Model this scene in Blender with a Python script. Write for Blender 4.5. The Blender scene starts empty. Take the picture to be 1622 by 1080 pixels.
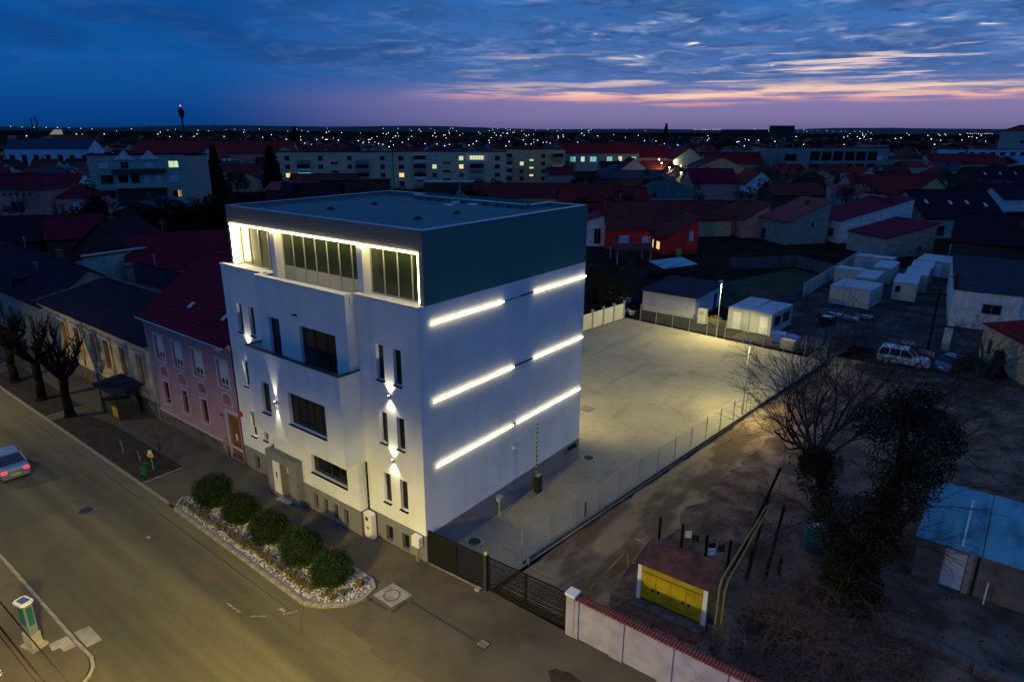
import bpy, math, random
from mathutils import Vector, Matrix
PI = math.pi
R = math.radians
S = bpy.context.scene
COL = S.collection

# ---------------------------------------------------------------- camera
FPX, HOR, ROLL, AZ = 1046.0, 205.5, 0.23, 37.83
CAM = Vector((21.43, -20.47, 21.5))
tilt = math.atan((540 - HOR) / FPX)
a = R(AZ)
FW = Vector((-math.sin(a) * math.cos(tilt), math.cos(a) * math.cos(tilt), -math.sin(tilt)))
RT = Vector((math.cos(a), math.sin(a), 0))
UP = RT.cross(FW)
r = R(ROLL)
RT, UP = RT * math.cos(r) + UP * math.sin(r), UP * math.cos(r) - RT * math.sin(r)
cd = bpy.data.cameras.new('camera')
cam = bpy.data.objects.new('camera', cd)
COL.objects.link(cam)
m3 = Matrix((RT, UP, -FW)).transposed()
cam.matrix_world = Matrix.Translation(CAM) @ m3.to_4x4()
cd.sensor_width = 36
cd.lens = FPX / 1622 * 36
cd.clip_end = 30000
S.camera = cam

def at(px, py, z=0.0):
    """the place in the scene at height z that the photograph shows at a pixel"""
    d = FW + RT * ((px - 811) / FPX) + UP * ((540 - py) / FPX)
    t = (z - CAM.z) / d.z
    return CAM + d * t

# ---------------------------------------------------------------- light
S.view_settings.view_transform = 'Standard'
S.view_settings.look = 'None'
S.view_settings.exposure = 0.0
S.view_settings.gamma = 1.0
S.cycles.use_denoising = True
S.cycles.max_bounces = 5
S.cycles.diffuse_bounces = 3
S.cycles.glossy_bounces = 3
S.cycles.sample_clamp_indirect = 4.0
S.cycles.sample_clamp_direct = 0.0

W = bpy.data.worlds.new('World')
S.world = W
W.use_nodes = True
wn, wl = W.node_tree.nodes, W.node_tree.links
for n in list(wn):
    wn.remove(n)

class NG:
    """tiny helper for writing node graphs as expressions"""
    def __init__(s, nodes, links):
        s.n, s.l = nodes, links
    def _in(s, sock, v):
        if hasattr(v, 'is_output'):
            s.l.new(v, sock)
        else:
            sock.default_value = v
    def math(s, op, a, b=0.0, c=0.0, clamp=False):
        n = s.n.new('ShaderNodeMath'); n.operation = op; n.use_clamp = clamp
        s._in(n.inputs[0], a); s._in(n.inputs[1], b); s._in(n.inputs[2], c)
        return n.outputs[0]
    def vm(s, op, a, b=(0, 0, 0)):
        n = s.n.new('ShaderNodeVectorMath'); n.operation = op
        s._in(n.inputs[0], a); s._in(n.inputs[1], b)
        return n.outputs['Value'] if op in ('DOT_PRODUCT', 'LENGTH') else n.outputs[0]
    def sep(s, v):
        n = s.n.new('ShaderNodeSeparateXYZ'); s._in(n.inputs[0], v); return n.outputs
    def comb(s, x, y, z):
        n = s.n.new('ShaderNodeCombineXYZ')
        s._in(n.inputs[0], x); s._in(n.inputs[1], y); s._in(n.inputs[2], z); return n.outputs[0]
    def ss(s, v, lo, hi):
        n = s.n.new('ShaderNodeMapRange'); n.interpolation_type = 'SMOOTHSTEP'
        s._in(n.inputs[0], v); s._in(n.inputs[1], lo); s._in(n.inputs[2], hi)
        return n.outputs[0]
    def ramp(s, v, stops):
        n = s.n.new('ShaderNodeValToRGB'); e = n.color_ramp.elements
        while len(e) < len(stops):
            e.new(0.5)
        for el, (p, c) in zip(e, stops):
            el.position = p; el.color = (*c, 1)
        s._in(n.inputs[0], v)
        return n.outputs[0]
    def mix(s, f, a, b, mode='MIX'):
        n = s.n.new('ShaderNodeMix'); n.data_type = 'RGBA'; n.blend_type = mode
        s._in(n.inputs[0], f)
        s._in(n.inputs[6], (*a, 1) if isinstance(a, tuple) else a)
        s._in(n.inputs[7], (*b, 1) if isinstance(b, tuple) else b)
        return n.outputs[2]
    def noise(s, v, scale, detail=4, rough=0.55, dist=0.0):
        n = s.n.new('ShaderNodeTexNoise')
        s._in(n.inputs['Vector'], v); s._in(n.inputs['Scale'], scale)
        n.inputs['Detail'].default_value = detail; n.inputs['Roughness'].default_value = rough
        n.inputs['Distortion'].default_value = dist
        return n.outputs['Fac']

g = NG(wn, wl)
tc = wn.new('ShaderNodeTexCoord').outputs['Generated']
dx, dy, dz = g.sep(tc)
el = g.math('MAXIMUM', dz, 0.0)
SUNAZ = AZ - 24.0                                   # the afterglow stands to the right of the view
sd = (-math.sin(R(SUNAZ)), math.cos(R(SUNAZ)), 0)
hl = g.math('SQRT', g.math('ADD', g.math('MULTIPLY', dx, dx), g.math('MULTIPLY', dy, dy)))
ca = g.math('DIVIDE', g.vm('DOT_PRODUCT', tc, sd), g.math('MAXIMUM', hl, 0.001))
glow = g.ss(ca, 0.66, 0.97)
blue = g.ramp(el, [(0.0, (.001, .040, .185)), (.03, (.000, .058, .25)), (.075, (.000, .085, .34)), (.17, (.001, .072, .30)), (.4, (.048, .175, .55)), (1, (.115, .26, .70))])
warm = g.ramp(el, [(0.0, (.125, .115, .27)), (.018, (.20, .17, .36)), (.040, (.22, .19, .40)), (.066, (.070, .155, .42)), (.17, (.024, .15, .46)), (.4, (.048, .175, .55)), (1, (.115, .26, .70))])
base = g.mix(glow, blue, warm)
# high cloud deck, seen almost edge-on
den = g.math('ADD', dz, 0.085)
cp = g.comb(g.math('DIVIDE', dx, den), g.math('DIVIDE', dy, den), 0.0)
cn = g.noise(cp, 1.0, 7, 0.58, 0.4)
cn2 = g.noise(g.vm('ADD', cp, (7.3, 2.1, 4.0)), 2.9, 6, 0.6, 0.8)
body = g.ss(cn, 0.38, 0.62)
up = g.ss(el, 0.045, 0.10)
base = g.mix(g.math('MULTIPLY', g.math('MULTIPLY', body, up), 0.80), base, g.mix(glow, (.001, .055, .235), (.030, .098, .285)))
mott = g.noise(g.vm('ADD', cp, (3.1, 9.2, 1.0)), 4.4, 5, 0.6, 0.6)
base = g.mix(g.math('MULTIPLY', g.math('MULTIPLY', g.ss(mott, 0.50, 0.66), up), g.math('ADD', g.math('MULTIPLY', glow, 0.45), 0.07)), base, (.008, .050, .20))
thin = g.math('MULTIPLY', g.ss(cn2, 0.47, 0.80), g.math('MULTIPLY', up, g.math('ADD', g.math('MULTIPLY', glow, 0.62), 0.05)))
base = g.mix(thin, base, (.25, .35, .60))
# gaps where the last light comes through, with a soft rim
hn = g.noise(g.vm('ADD', cp, (1.7, 5.5, 2.0)), 3.8, 3, 0.5, 0.5)
side = g.math('MULTIPLY', g.ss(ca, 0.87, 0.98), up)
base = g.mix(g.math('MULTIPLY', g.math('MULTIPLY', g.ss(hn, 0.57, 0.78), side), 0.5), base, (.42, .50, .78))
base = g.mix(g.math('MULTIPLY', g.ss(hn, 0.70, 0.765), side), base, (1.0, .84, .72))
# low rose-coloured streaks over the horizon
sv = g.vm('MULTIPLY', tc, (5.0, 5.0, 95.0))
st = g.noise(sv, 1.5, 7, 0.62, 0.6)
tw = g.math('ADD', el, g.math('MULTIPLY', g.math('SUBTRACT', g.noise(g.vm('MULTIPLY', tc, (3.0, 3.0, 3.0)), 1.3, 3), 0.5), 0.035))
band = g.math('MULTIPLY', g.ss(tw, 0.034, 0.044), g.math('SUBTRACT', 1.0, g.ss(tw, 0.049, 0.068)))
f = g.math('MULTIPLY', g.math('MULTIPLY', g.ss(st, 0.40, 0.60), band), g.ss(ca, 0.82, 0.97))
base = g.mix(g.math('MULTIPLY', f, 0.95), base, g.mix(g.ss(tw, 0.036, 0.056), (.88, .36, .34), (1.0, .70, .50)))
s2 = g.noise(g.vm('ADD', sv, (4.0, 1.0, 7.0)), 1.2, 7, 0.6, 0.6)
b2_ = g.math('MULTIPLY', g.ss(el, 0.056, 0.068), g.math('SUBTRACT', 1.0, g.ss(el, 0.085, 0.11)))
base = g.mix(g.math('MULTIPLY', g.math('MULTIPLY', g.ss(s2, 0.52, 0.66), b2_), g.ss(ca, 0.86, 0.95)), base, (.85, .66, .62))
sk = wn.new('ShaderNodeTexSky')
sk.sky_type = 'NISHITA'; sk.sun_disc = False
sk.sun_elevation = R(-3.0); sk.sun_rotation = R(-SUNAZ)
b1 = wn.new('ShaderNodeBackground'); wl.new(base, b1.inputs[0]); b1.inputs[1].default_value = 1.0
b2 = wn.new('ShaderNodeBackground'); wl.new(sk.outputs[0], b2.inputs[0]); b2.inputs[1].default_value = 0.02
ad = wn.new('ShaderNodeAddShader'); wl.new(b1.outputs[0], ad.inputs[0]); wl.new(b2.outputs[0], ad.inputs[1])
wo = wn.new('ShaderNodeOutputWorld'); wl.new(ad.outputs[0], wo.inputs[0])
W.cycles.sampling_method = 'MANUAL'
W.cycles.sample_map_resolution = 512

# ---------------------------------------------------------------- materials
MT = {}
def mat(name, col, rough=0.8, var=0.0, scale=2.0, col2=None, bump=0.0, bscale=20.0, spec=0.3, metal=0.0, emit=None, estr=0.0, stretch=(1, 1, 1), nosample=False, detail=5, lo=0.35, hi=0.7):
    m = bpy.data.materials.new(name)
    m.use_nodes = True
    n, l = m.node_tree.nodes, m.node_tree.links
    p = n['Principled BSDF']
    p.inputs['Base Color'].default_value = (*col, 1)
    p.inputs['Roughness'].default_value = rough
    p.inputs['Metallic'].default_value = metal
    p.inputs['Specular IOR Level'].default_value = spec
    q = NG(n, l)
    if var or col2 or bump:
        co = q.vm('MULTIPLY', n.new('ShaderNodeTexCoord').outputs['Object'], stretch)
    if var or col2:
        f = q.ss(q.noise(co, scale, detail), lo, hi)
        c2 = col2 or tuple(c * (1 - var) for c in col)
        c1 = col if col2 else tuple(min(1, c * (1 + var * .5)) for c in col)
        l.new(q.mix(f, c1, c2), p.inputs['Base Color'])
    if bump:
        b = n.new('ShaderNodeBump')
        b.inputs['Strength'].default_value = bump
        b.inputs['Distance'].default_value = 0.05
        l.new(q.noise(co, bscale, 4), b.inputs['Height'])
        l.new(b.outputs[0], p.inputs['Normal'])
    if emit:
        p.inputs['Emission Color'].default_value = (*emit, 1)
        p.inputs['Emission Strength'].default_value = estr
        if nosample:
            m.cycles.emission_sampling = 'NONE'
    MT[name] = m
    return m

def wavemat(name, col, col2, axis, period, sharp=0.15, rough=0.8, var=0.25, depth=0.3, scale=1.5, spec=0.06):
    """rows (tiles, standing seams, planks) that run along a local axis, with relief"""
    m = mat(name, col, rough, spec=spec)
    n, l = m.node_tree.nodes, m.node_tree.links
    p = n['Principled BSDF']
    q = NG(n, l)
    co = n.new('ShaderNodeTexCoord').outputs['Object']
    v = q.sep(co)[axis]
    fr = q.math('FRACT', q.math('DIVIDE', v, period))
    line = q.ss(fr, sharp, 0.0)
    nz = q.ss(q.noise(co, scale, 5), 0.3, 0.75)
    c = q.mix(nz, col, tuple(x * (1 - var) for x in col))
    l.new(q.mix(line, c, col2), p.inputs['Base Color'])
    b = n.new('ShaderNodeBump'); b.inputs['Strength'].default_value = depth; b.inputs['Distance'].default_value = 0.04
    l.new(fr, b.inputs['Height']); l.new(b.outputs[0], p.inputs['Normal'])
    return m

def streaks(name, stretch, scale, lo, hi, col, detail=3):
    """large soft marks of their own shape over a material: wear along a road, run-off on a wall"""
    m = MT[name]; n, l = m.node_tree.nodes, m.node_tree.links
    p = n['Principled BSDF']; q = NG(n, l)
    co = q.vm('MULTIPLY', n.new('ShaderNodeTexCoord').outputs['Object'], stretch)
    f = q.ss(q.noise(co, scale, detail, .5), lo, hi)
    src = p.inputs['Base Color'].links[0].from_socket if p.inputs['Base Color'].links else tuple(p.inputs['Base Color'].default_value)[:3]
    l.new(q.mix(1.0, src, q.mix(f, (1.0, 1.0, 1.0), col), 'MULTIPLY'), p.inputs['Base Color'])

# ---------------------------------------------------------------- mesh helpers
class G:
    def __init__(s):
        s.v, s.f, s.m = [], [], []
    def add(s, vs, fs, mi=0):
        o = len(s.v)
        s.v += [tuple(p) for p in vs]
        for f in fs:
            s.f.append(tuple(i + o for i in f)); s.m.append(mi)
        return s
    def box(s, x0, y0, z0, x1, y1, z1, mi=0):
        if x0 > x1: x0, x1 = x1, x0
        if y0 > y1: y0, y1 = y1, y0
        if z0 > z1: z0, z1 = z1, z0
        return s.add([(x0, y0, z0), (x1, y0, z0), (x1, y1, z0), (x0, y1, z0), (x0, y0, z1), (x1, y0, z1), (x1, y1, z1), (x0, y1, z1)],
                     [(0, 3, 2, 1), (4, 5, 6, 7), (0, 1, 5, 4), (1, 2, 6, 5), (2, 3, 7, 6), (3, 0, 4, 7)], mi)
    def quad(s, a, b, c, d, mi=0):
        return s.add([a, b, c, d], [(0, 1, 2, 3)], mi)
    def prism(s, poly, z0, z1, mi=0):
        n = len(poly)
        vs = [(x, y, z0) for x, y in poly] + [(x, y, z1) for x, y in poly]
        fs = [tuple(range(n - 1, -1, -1)), tuple(range(n, 2 * n))] + [(i, (i + 1) % n, n + (i + 1) % n, n + i) for i in range(n)]
        return s.add(vs, fs, mi)
    def slab(s, pts, t, mi=0):
        """a sheet through 3-D points with thickness t downwards"""
        n = len(pts)
        vs = [tuple(p) for p in pts] + [(p[0], p[1], p[2] - t) for p in pts]
        fs = [tuple(range(n)), tuple(range(2 * n - 1, n - 1, -1))] + [(i, n + i, n + (i + 1) % n, (i + 1) % n) for i in range(n)]
        return s.add(vs, fs, mi)
    def tube(s, p0, p1, r0, r1=None, n=5, mi=0):
        r1 = r0 if r1 is None else r1
        p0, p1 = Vector(p0), Vector(p1)
        d = p1 - p0
        if d.length < 1e-6: return s
        d.normalize()
        u = d.orthogonal().normalized(); w = d.cross(u)
        vs = []
        for p, rr in ((p0, r0), (p1, r1)):
            for k in range(n):
                t = 2 * PI * k / n
                vs.append(p + (u * math.cos(t) + w * math.sin(t)) * rr)
        fs = [(k, (k + 1) % n, n + (k + 1) % n, n + k) for k in range(n)] + [tuple(range(n - 1, -1, -1)), tuple(range(n, 2 * n))]
        return s.add(vs, fs, mi)
    def path(s, pts, rads, n=5, mi=0):
        for i in range(len(pts) - 1):
            s.tube(pts[i], pts[i + 1], rads[i], rads[i + 1], n, mi)
        return s
    def disc(s, c, rr, z, n=16, mi=0):
        return s.add([(c[0] + rr * math.cos(2 * PI * k / n), c[1] + rr * math.sin(2 * PI * k / n), z) for k in range(n)], [tuple(range(n))], mi)
    def lathe(s, prof, n=12, c=(0, 0, 0), mi=0):
        vs = []
        for rr, z in prof:
            for k in range(n):
                t = 2 * PI * k / n
                vs.append((c[0] + rr * math.cos(t), c[1] + rr * math.sin(t), c[2] + z))
        fs = []
        for i in range(len(prof) - 1):
            for k in range(n):
                fs.append((i * n + k, i * n + (k + 1) % n, (i + 1) * n + (k + 1) % n, (i + 1) * n + k))
        fs.append(tuple(range(n - 1, -1, -1))); fs.append(tuple(range((len(prof) - 1) * n, len(prof) * n)))
        return s.add(vs, fs, mi)
    def ico(s, c, rr, sq=1.0, mi=0):
        t = (1 + 5 ** .5) / 2
        V = [(-1, t, 0), (1, t, 0), (-1, -t, 0), (1, -t, 0), (0, -1, t), (0, 1, t), (0, -1, -t), (0, 1, -t), (t, 0, -1), (t, 0, 1), (-t, 0, -1), (-t, 0, 1)]
        F = [(0, 11, 5), (0, 5, 1), (0, 1, 7), (0, 7, 10), (0, 10, 11), (1, 5, 9), (5, 11, 4), (11, 10, 2), (10, 7, 6), (7, 1, 8), (3, 9, 4), (3, 4, 2), (3, 2, 6), (3, 6, 8), (3, 8, 9), (4, 9, 5), (2, 4, 11), (6, 2, 10), (8, 6, 7), (9, 8, 1)]
        k = rr / 1.902
        return s.add([(c[0] + x * k, c[1] + y * k, c[2] + z * k * sq) for x, y, z in V], F, mi)
    def leaf(s, p, size, rng, mi=0, flat=0.0):
        u = Vector((rng.gauss(0, 1), rng.gauss(0, 1), rng.gauss(0, 1) * (1 - flat)))
        if u.length < .01: u = Vector((1, 0, 0))
        u.normalize()
        w = u.orthogonal().normalized()
        w.rotate(Matrix.Rotation(rng.random() * 6.28, 3, u))
        L = size * rng.uniform(.7, 1.3); b = L * rng.uniform(.35, .6)
        p = Vector(p)
        return s.add([p - u * L * .5, p + w * b * .5, p + u * L * .5, p - w * b * .5], [(0, 1, 2, 3)], mi)
    def clump(s, c, rx, ry, rz, n, size, rng, mi=0, inner=0.55):
        for _ in range(n):
            d = Vector((rng.gauss(0, 1), rng.gauss(0, 1), rng.gauss(0, 1))).normalized()
            k = inner + (1 - inner) * rng.random() ** .5
            s.leaf((c[0] + d.x * rx * k, c[1] + d.y * ry * k, c[2] + d.z * rz * k), size, rng, mi)
        return s
    def mesh(s, name, mats, smooth=False):
        me = bpy.data.meshes.new(name)
        me.from_pydata(s.v, [], s.f)
        mats = mats if isinstance(mats, (list, tuple)) else [mats]
        for k in mats:
            me.materials.append(MT[k] if isinstance(k, str) else k)
        if len(mats) > 1:
            me.polygons.foreach_set('material_index', s.m)
        if smooth:
            me.polygons.foreach_set('use_smooth', [True] * len(me.polygons))
        me.update()
        return me
    def ob(s, name, mats, parent=None, loc=(0, 0, 0), rz=0.0, smooth=False):
        return link(name, s.mesh(name, mats, smooth), parent, loc, rz)

def link(name, me, parent=None, loc=(0, 0, 0), rz=0.0):
    o = bpy.data.objects.new(name, me)
    COL.objects.link(o)
    o.location = loc
    o.rotation_euler = (0, 0, rz)
    if parent is not None:
        o.parent = parent
    return o
def tag(o, label, cat, group=None, kind=None):
    if label: o['label'] = label
    if cat: o['category'] = cat
    if group: o['group'] = group
    if kind: o['kind'] = kind
    return o
def thing(name, label, cat, loc=(0, 0, 0), rz=0.0, group=None):
    o = bpy.data.objects.new(name, None)
    COL.objects.link(o)
    o.empty_display_size = 0.3
    o.location = loc
    o.rotation_euler = (0, 0, rz)
    return tag(o, label, cat, group)
def dup(root, loc, rz, label=None, group=None, scale=None):
    def cp(o, par):
        c = o.copy(); COL.objects.link(c); c.parent = par
        for ch in list(o.children):
            cp(ch, c)
        return c
    c = cp(root, None)
    c.location = loc
    c.rotation_euler = (0, 0, rz)
    if scale: c.scale = (scale,) * 3
    if label: c['label'] = label
    if group: c['group'] = group
    return c
def struct(name, gm, mats, **k):
    o = gm.ob(name, mats, **k); o['kind'] = 'structure'; return o
def bevel(o, w=0.02, seg=2):
    b = o.modifiers.new('bevel', 'BEVEL'); b.width = w; b.segments = seg; b.limit_method = 'ANGLE'
    return o
def lamp(kind, name, loc, energy, col, parent=None, target=None, size=math.pi / 2, blend=0.5, rad=0.05):
    d = bpy.data.lights.new(name, kind)
    d.energy = energy; d.color = col
    d.shadow_soft_size = rad
    if kind == 'SPOT':
        d.spot_size = size; d.spot_blend = blend
    o = bpy.data.objects.new(name, d)
    COL.objects.link(o)
    o.location = loc
    if target is not None:
        o.rotation_euler = (Vector(target) - Vector(loc)).to_track_quat('-Z', 'Y').to_euler()
    if parent is not None: o.parent = parent
    return o
# materials: colours of the things themselves, and of the reflected parapet
mat('terrain', (.026, .017, .011), 1.0, spec=.02, col2=(.008, .007, .006), scale=.35, lo=.3, hi=.7)
mat('hill_earth', (.012, .017, .022), .95)
mat('asphalt', (.165, .146, .078), .85, spec=.15, col2=(.138, .122, .070), scale=.9, bump=.25, bscale=60, stretch=(.35, 1, 1), lo=.3, hi=.75)
mat('asphalt_pavement', (.130, .108, .070), .88, spec=.15, col2=(.104, .087, .060), scale=.8, bump=.2, bscale=70)
mat('tar', (.030, .030, .030), .6)
mat('tyre_wear', (.072, .068, .060), .8, spec=.15, col2=(.108, .098, .078), scale=.5, stretch=(.15, 1, 1))
mat('kerb', (.26, .24, .20), .85, var=.35, scale=3, bump=.2)
mat('concrete', (.30, .28, .24), .85, var=.3, scale=1.5, bump=.15)
mat('concrete_dark', (.10, .095, .085), .9, var=.4, scale=2, bump=.2)
mat('white_paint', (.24, .225, .17), .7, var=.7, scale=9, lo=.4, hi=.6)
mat('yellow_paint', (.55, .38, .05), .6)
mat('soil', (.050, .036, .022), .95, col2=(.022, .018, .012), scale=1.6, bump=.5, bscale=12)
mat('grass', (.050, .048, .016), .9, var=.5, scale=3)
mat('pebble', (.46, .46, .48), .7, var=.3, scale=9)
mat('white_render', (.75, .78, .76), .75, var=.05, scale=.7, bump=.06, bscale=90)
mat('ledge', (.62, .61, .58), .6)
mat('teal_render', (.040, .175, .155), .7, var=.06, scale=.6, bump=.06, bscale=90)
mat('grey_render', (.19, .195, .205), .75, var=.10, scale=1.2, bump=.06, bscale=80)
mat('roof_membrane', (.055, .145, .145), .7, spec=.15, col2=(.032, .10, .105), scale=.35, lo=.3, hi=.8)
mat('coping_metal', (.30, .30, .34), .35, metal=.5)
mat('dark_metal', (.012, .013, .014), .75, spec=.12)
mat('anthracite', (.030, .034, .040), .4, spec=.5)
mat('glass', (.006, .010, .012), .04, spec=.7)
mat('loggia_glass', (.020, .030, .014), .28, spec=.6); mat('loggia_frame', (.34, .34, .28), .5); mat('parapet_reflection', (.42, .40, .30), .7)
mat('interior', (.30, .28, .20), .8)
mat('led', (1, .95, .8), .5, emit=(1.0, .82, .38), estr=36.0)
mat('led_side', (1, .95, .8), .5, emit=(1.0, .86, .50), estr=8.5)
mat('lamp_soft', (1, .92, .75), .5, emit=(1.0, .86, .55), estr=2.5)
mat('lamp_glow', (1, .9, .7), .5, emit=(1.0, .82, .5), estr=25.0)
mat('galvanised', (.36, .38, .38), .5, metal=.3)
mat('white_plastic', (.72, .72, .70), .5)
mat('black_plastic', (.02, .02, .02), .5); mat('cable_black', (.006, .006, .006), 1.0, spec=0.0)
mat('yellow_lacquer', (.60, .46, .03), .45, var=.35, scale=2)
mat('wood_door', (.20, .085, .018), .6, var=.45, scale=3, stretch=(6, 6, .6))
mat('red_plastic', (.55, .03, .02), .4)
mat('blue_plastic', (.006, .05, .34), .6, spec=.08)
mat('green_plastic', (.015, .10, .045), .45)
mat('lit_window', (.9, .7, .3), .5, emit=(1.0, .66, .16), estr=1.1, nosample=True)
mat('lit_window_pale', (.9, .9, .6), .5, emit=(.75, .85, .38), estr=.8, nosample=True)
mat('blind', (.46, .50, .54), .7, var=.15, scale=4, stretch=(.2, .2, 12))
mat('bark', (.014, .010, .009), .95, spec=.05, var=.4, scale=6, bump=.5, bscale=20)
mat('twig', (.050, .034, .030), .9)
mat('ivy', (.014, .016, .005), .8, spec=.1, col2=(.045, .042, .014), scale=2)
mat('conifer', (.007, .012, .007), .9, spec=.05, var=.5, scale=1.2)
mat('shrub_leaf', (.011, .030, .005), .6, spec=.12, col2=(.034, .058, .010), scale=5)
mat('border_leaf', (.105, .085, .012), .6, col2=(.13, .065, .012), scale=6)
wavemat('red_tiles', (.150, .022, .042), (.045, .006, .014), 2, .165, .3, .6, .35)

streaks('white_render', (1.6, 1.6, .12), 1.0, .48, .72, (.94, .935, .92), 5); streaks('white_render', (1, 1, 1), .35, .5, .75, (.94, .94, .93), 4)
# ---------------------------------------------------------------- setting: land, hills, streets
gm = G()
n = 48
ring = [0, 60, 200, 700, 2500, 9000]
vs = [(0, 0, 0)]
for rr in ring[1:]:
    for k in range(n):
        vs.append((rr * math.cos(2 * PI * k / n), rr * math.sin(2 * PI * k / n), 0))
fs = [(0, 1 + k, 1 + (k + 1) % n) for k in range(n)]
for i in range(len(ring) - 2):
    for k in range(n):
        fs.append((1 + i * n + k, 1 + i * n + (k + 1) % n, 1 + (i + 1) * n + (k + 1) % n, 1 + (i + 1) * n + k))
gm.add([(x, y, -.14) for x, y, _ in vs], [tuple(f) for f in fs])
struct('terrain', gm, 'terrain')

rng = random.Random(5)
gm = G()
H1, rows = [], []
for k in range(121):
    t = AZ + 75 - 150 * k / 120
    h = 36 + 9 * math.sin(k * .16) + 6 * math.sin(k * .47 + 1) + rng.uniform(-1.5, 1.5)
    d = 6000 + 350 * math.sin(k * .1)
    c, s_ = -math.sin(R(t)), math.cos(R(t))
    rows.append([(c * (d - 900), s_ * (d - 900), -1), (c * (d - 300), s_ * (d - 300), h * .75), (c * d, s_ * d, h), (c * (d + 1800), s_ * (d + 1800), -1)])
for k in range(120):
    for j in range(3):
        gm.quad(rows[k][j], rows[k + 1][j], rows[k + 1][j + 1], rows[k][j + 1])
struct('hills', gm, 'hill_earth', smooth=True)

KF, KN = -5.6, -13.45                                # the two kerb lines of the street
streaks('asphalt', (.012, .42, 1), 1.0, .40, .62, (.62, .64, .70)); streaks('asphalt', (1, 1, 1), .16, .52, .72, (.78, .78, .78), 5); streaks('asphalt', (1, 1, 1), 26, .45, .65, (.80, .80, .80), 2); streaks('asphalt_pavement', (1, 1, 1), 30, .45, .65, (.80, .80, .80), 2); streaks('asphalt_pavement', (1, 1, 1), .22, .50, .70, (.72, .72, .74), 5)
gm = G(); gm.quad((-300, -13.7, -.10), (90, -13.7, -.10), (90, KF, -.10), (-300, KF, -.10)); gm.quad((-8, -60, -.10), (90, -60, -.10), (90, -13.7, -.10), (-8, -13.7, -.10)); struct('road', gm, 'asphalt')
gm = G()
gm.box(-300, -5.45, -.13, -16.25, .0, 0)
gm.box(-16.25, -2.55, -.13, -.3, .0, 0)
gm.box(-16.25, -5.45, -.13, -15.9, -2.55, 0)
struct('pavement', gm, 'asphalt_pavement')
gm = G()
gm.quad((-2.9, KF, -.096), (40, KF, -.096), (40, -3.4, .0), (-2.9, -3.4, .0))
gm.quad((-2.9, -3.4, .0), (40, -3.4, .0), (40, -2.55, .0), (-2.9, -2.55, .0)); gm.quad((-.3, -2.55, .0), (40, -2.55, .0), (40, .30, .0), (-.3, .30, .0))
struct('driveway', gm, 'asphalt_pavement')
gm = G(); gm.prism([(-300, -13.6), (-7.4, -13.6), (-6.65, -13.62), (-6.08, -13.8), (-5.7, -14.1), (-5.42, -14.6), (-5.26, -15.25), (-5.2, -16), (-5.2, -40), (-300, -40)], -.13, 0); struct('near_pavement', gm, 'asphalt_pavement')
# tar-sealed joints
def seam(pts, w=.04, z=-.092):
    gm = G()
    for p, q in zip(pts, pts[1:]):
        d = Vector((q[0] - p[0], q[1] - p[1])).normalized(); nrm = Vector((-d.y, d.x)) * w / 2
        gm.quad((p[0] - nrm.x, p[1] - nrm.y, z), (q[0] - nrm.x, q[1] - nrm.y, z), (q[0] + nrm.x, q[1] + nrm.y, z), (p[0] + nrm.x, p[1] + nrm.y, z))
    struct('tar_seam', gm, 'tar')
seam([(-27.0, -13.4), (-25.2, -9.6), (-24.9, -5.7)]); seam([(-20.6, -13.4), (-20.9, -9.5), (-21.4, -5.7)])
seam([(-60, -6.35), (-40, -6.3), (-16.8, -6.35), (-8, -6.45), (-2.4, -6.5)], .03)
# worn white arc where the driveway turns in
gm = G()
arc = [at(*p, -.1) for p in ((360, 955), (381, 970), (398, 975.5), (425, 975), (448, 972), (473, 967))]
for i in (0, 2, 4):
    p, q = arc[i], arc[i + 1]
    d = (q - p).normalized(); nn = Vector((-d.y, d.x, 0)) * .045
    gm.quad(*[tuple(v + Vector((0, 0, .006))) for v in (p - nn, q - nn, q + nn, p + nn)])
struct('painted_arc', gm, 'white_paint')

# kerb stones along both sides, each its own stone
def kerbline(parent, pts, L=1.0, w=.15, h0=-.13, h1=.025, m='kerb'):
    for p, q in zip(pts, pts[1:]):
        p, q = Vector(p), Vector(q)
        d = q - p; k = max(1, round(d.length / L)); ang = math.atan2(d.y, d.x); l = d.length / k
        key = ('kerb', round(l, 3), w, h0, h1, m)
        if key not in MT:
            MT[key] = bevel_mesh(l - .012, w, h0, h1, m)
        for i in range(k):
            o = link('kerb_stone', MT[key], parent, (*(p + d * ((i + .5) / k)), rng.uniform(-.006, .006)), ang + rng.uniform(-.008, .008))
def bevel_mesh(l, w, z0, z1, m, b=.02):
    gm = G()
    x, y = l / 2, w / 2
    gm.add([(-x, -y, z0), (x, -y, z0), (x, y, z0), (-x, y, z0), (-x, -y, z1 - b), (x, -y, z1 - b), (x, y, z1 - b), (-x, y, z1 - b),
            (-x + b, -y + b, z1), (x - b, -y + b, z1), (x - b, y - b, z1), (-x + b, y - b, z1)],
           [(0, 3, 2, 1), (8, 9, 10, 11)] + [(i, (i + 1) % 4, 4 + (i + 1) % 4, 4 + i) for i in range(4)] + [(4 + i, 4 + (i + 1) % 4, 8 + (i + 1) % 4, 8 + i) for i in range(4)])
    return gm.mesh('kerb_stone', m)
gm = G(); gm.box(-60, -5.60, -.13, -16.4, -5.46, -.05); ko = struct('far_kerb', gm, 'concrete_dark')
kerbline(ko, [(-58, -5.53), (-16.35, -5.53)])
gm = G(); gm.box(-40, -13.59, -.13, -7.2, -13.47, -.05); ko = struct('near_kerb', gm, 'concrete_dark')
kerbline(ko, [(-34, -13.53), (-7.4, -13.53)])
kerbline(ko, [(-7.4, -13.5), (-6.6, -13.5), (-6.0, -13.68), (-5.6, -14.0), (-5.3, -14.5), (-5.15, -15.2), (-5.1, -16)], .55)

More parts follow.
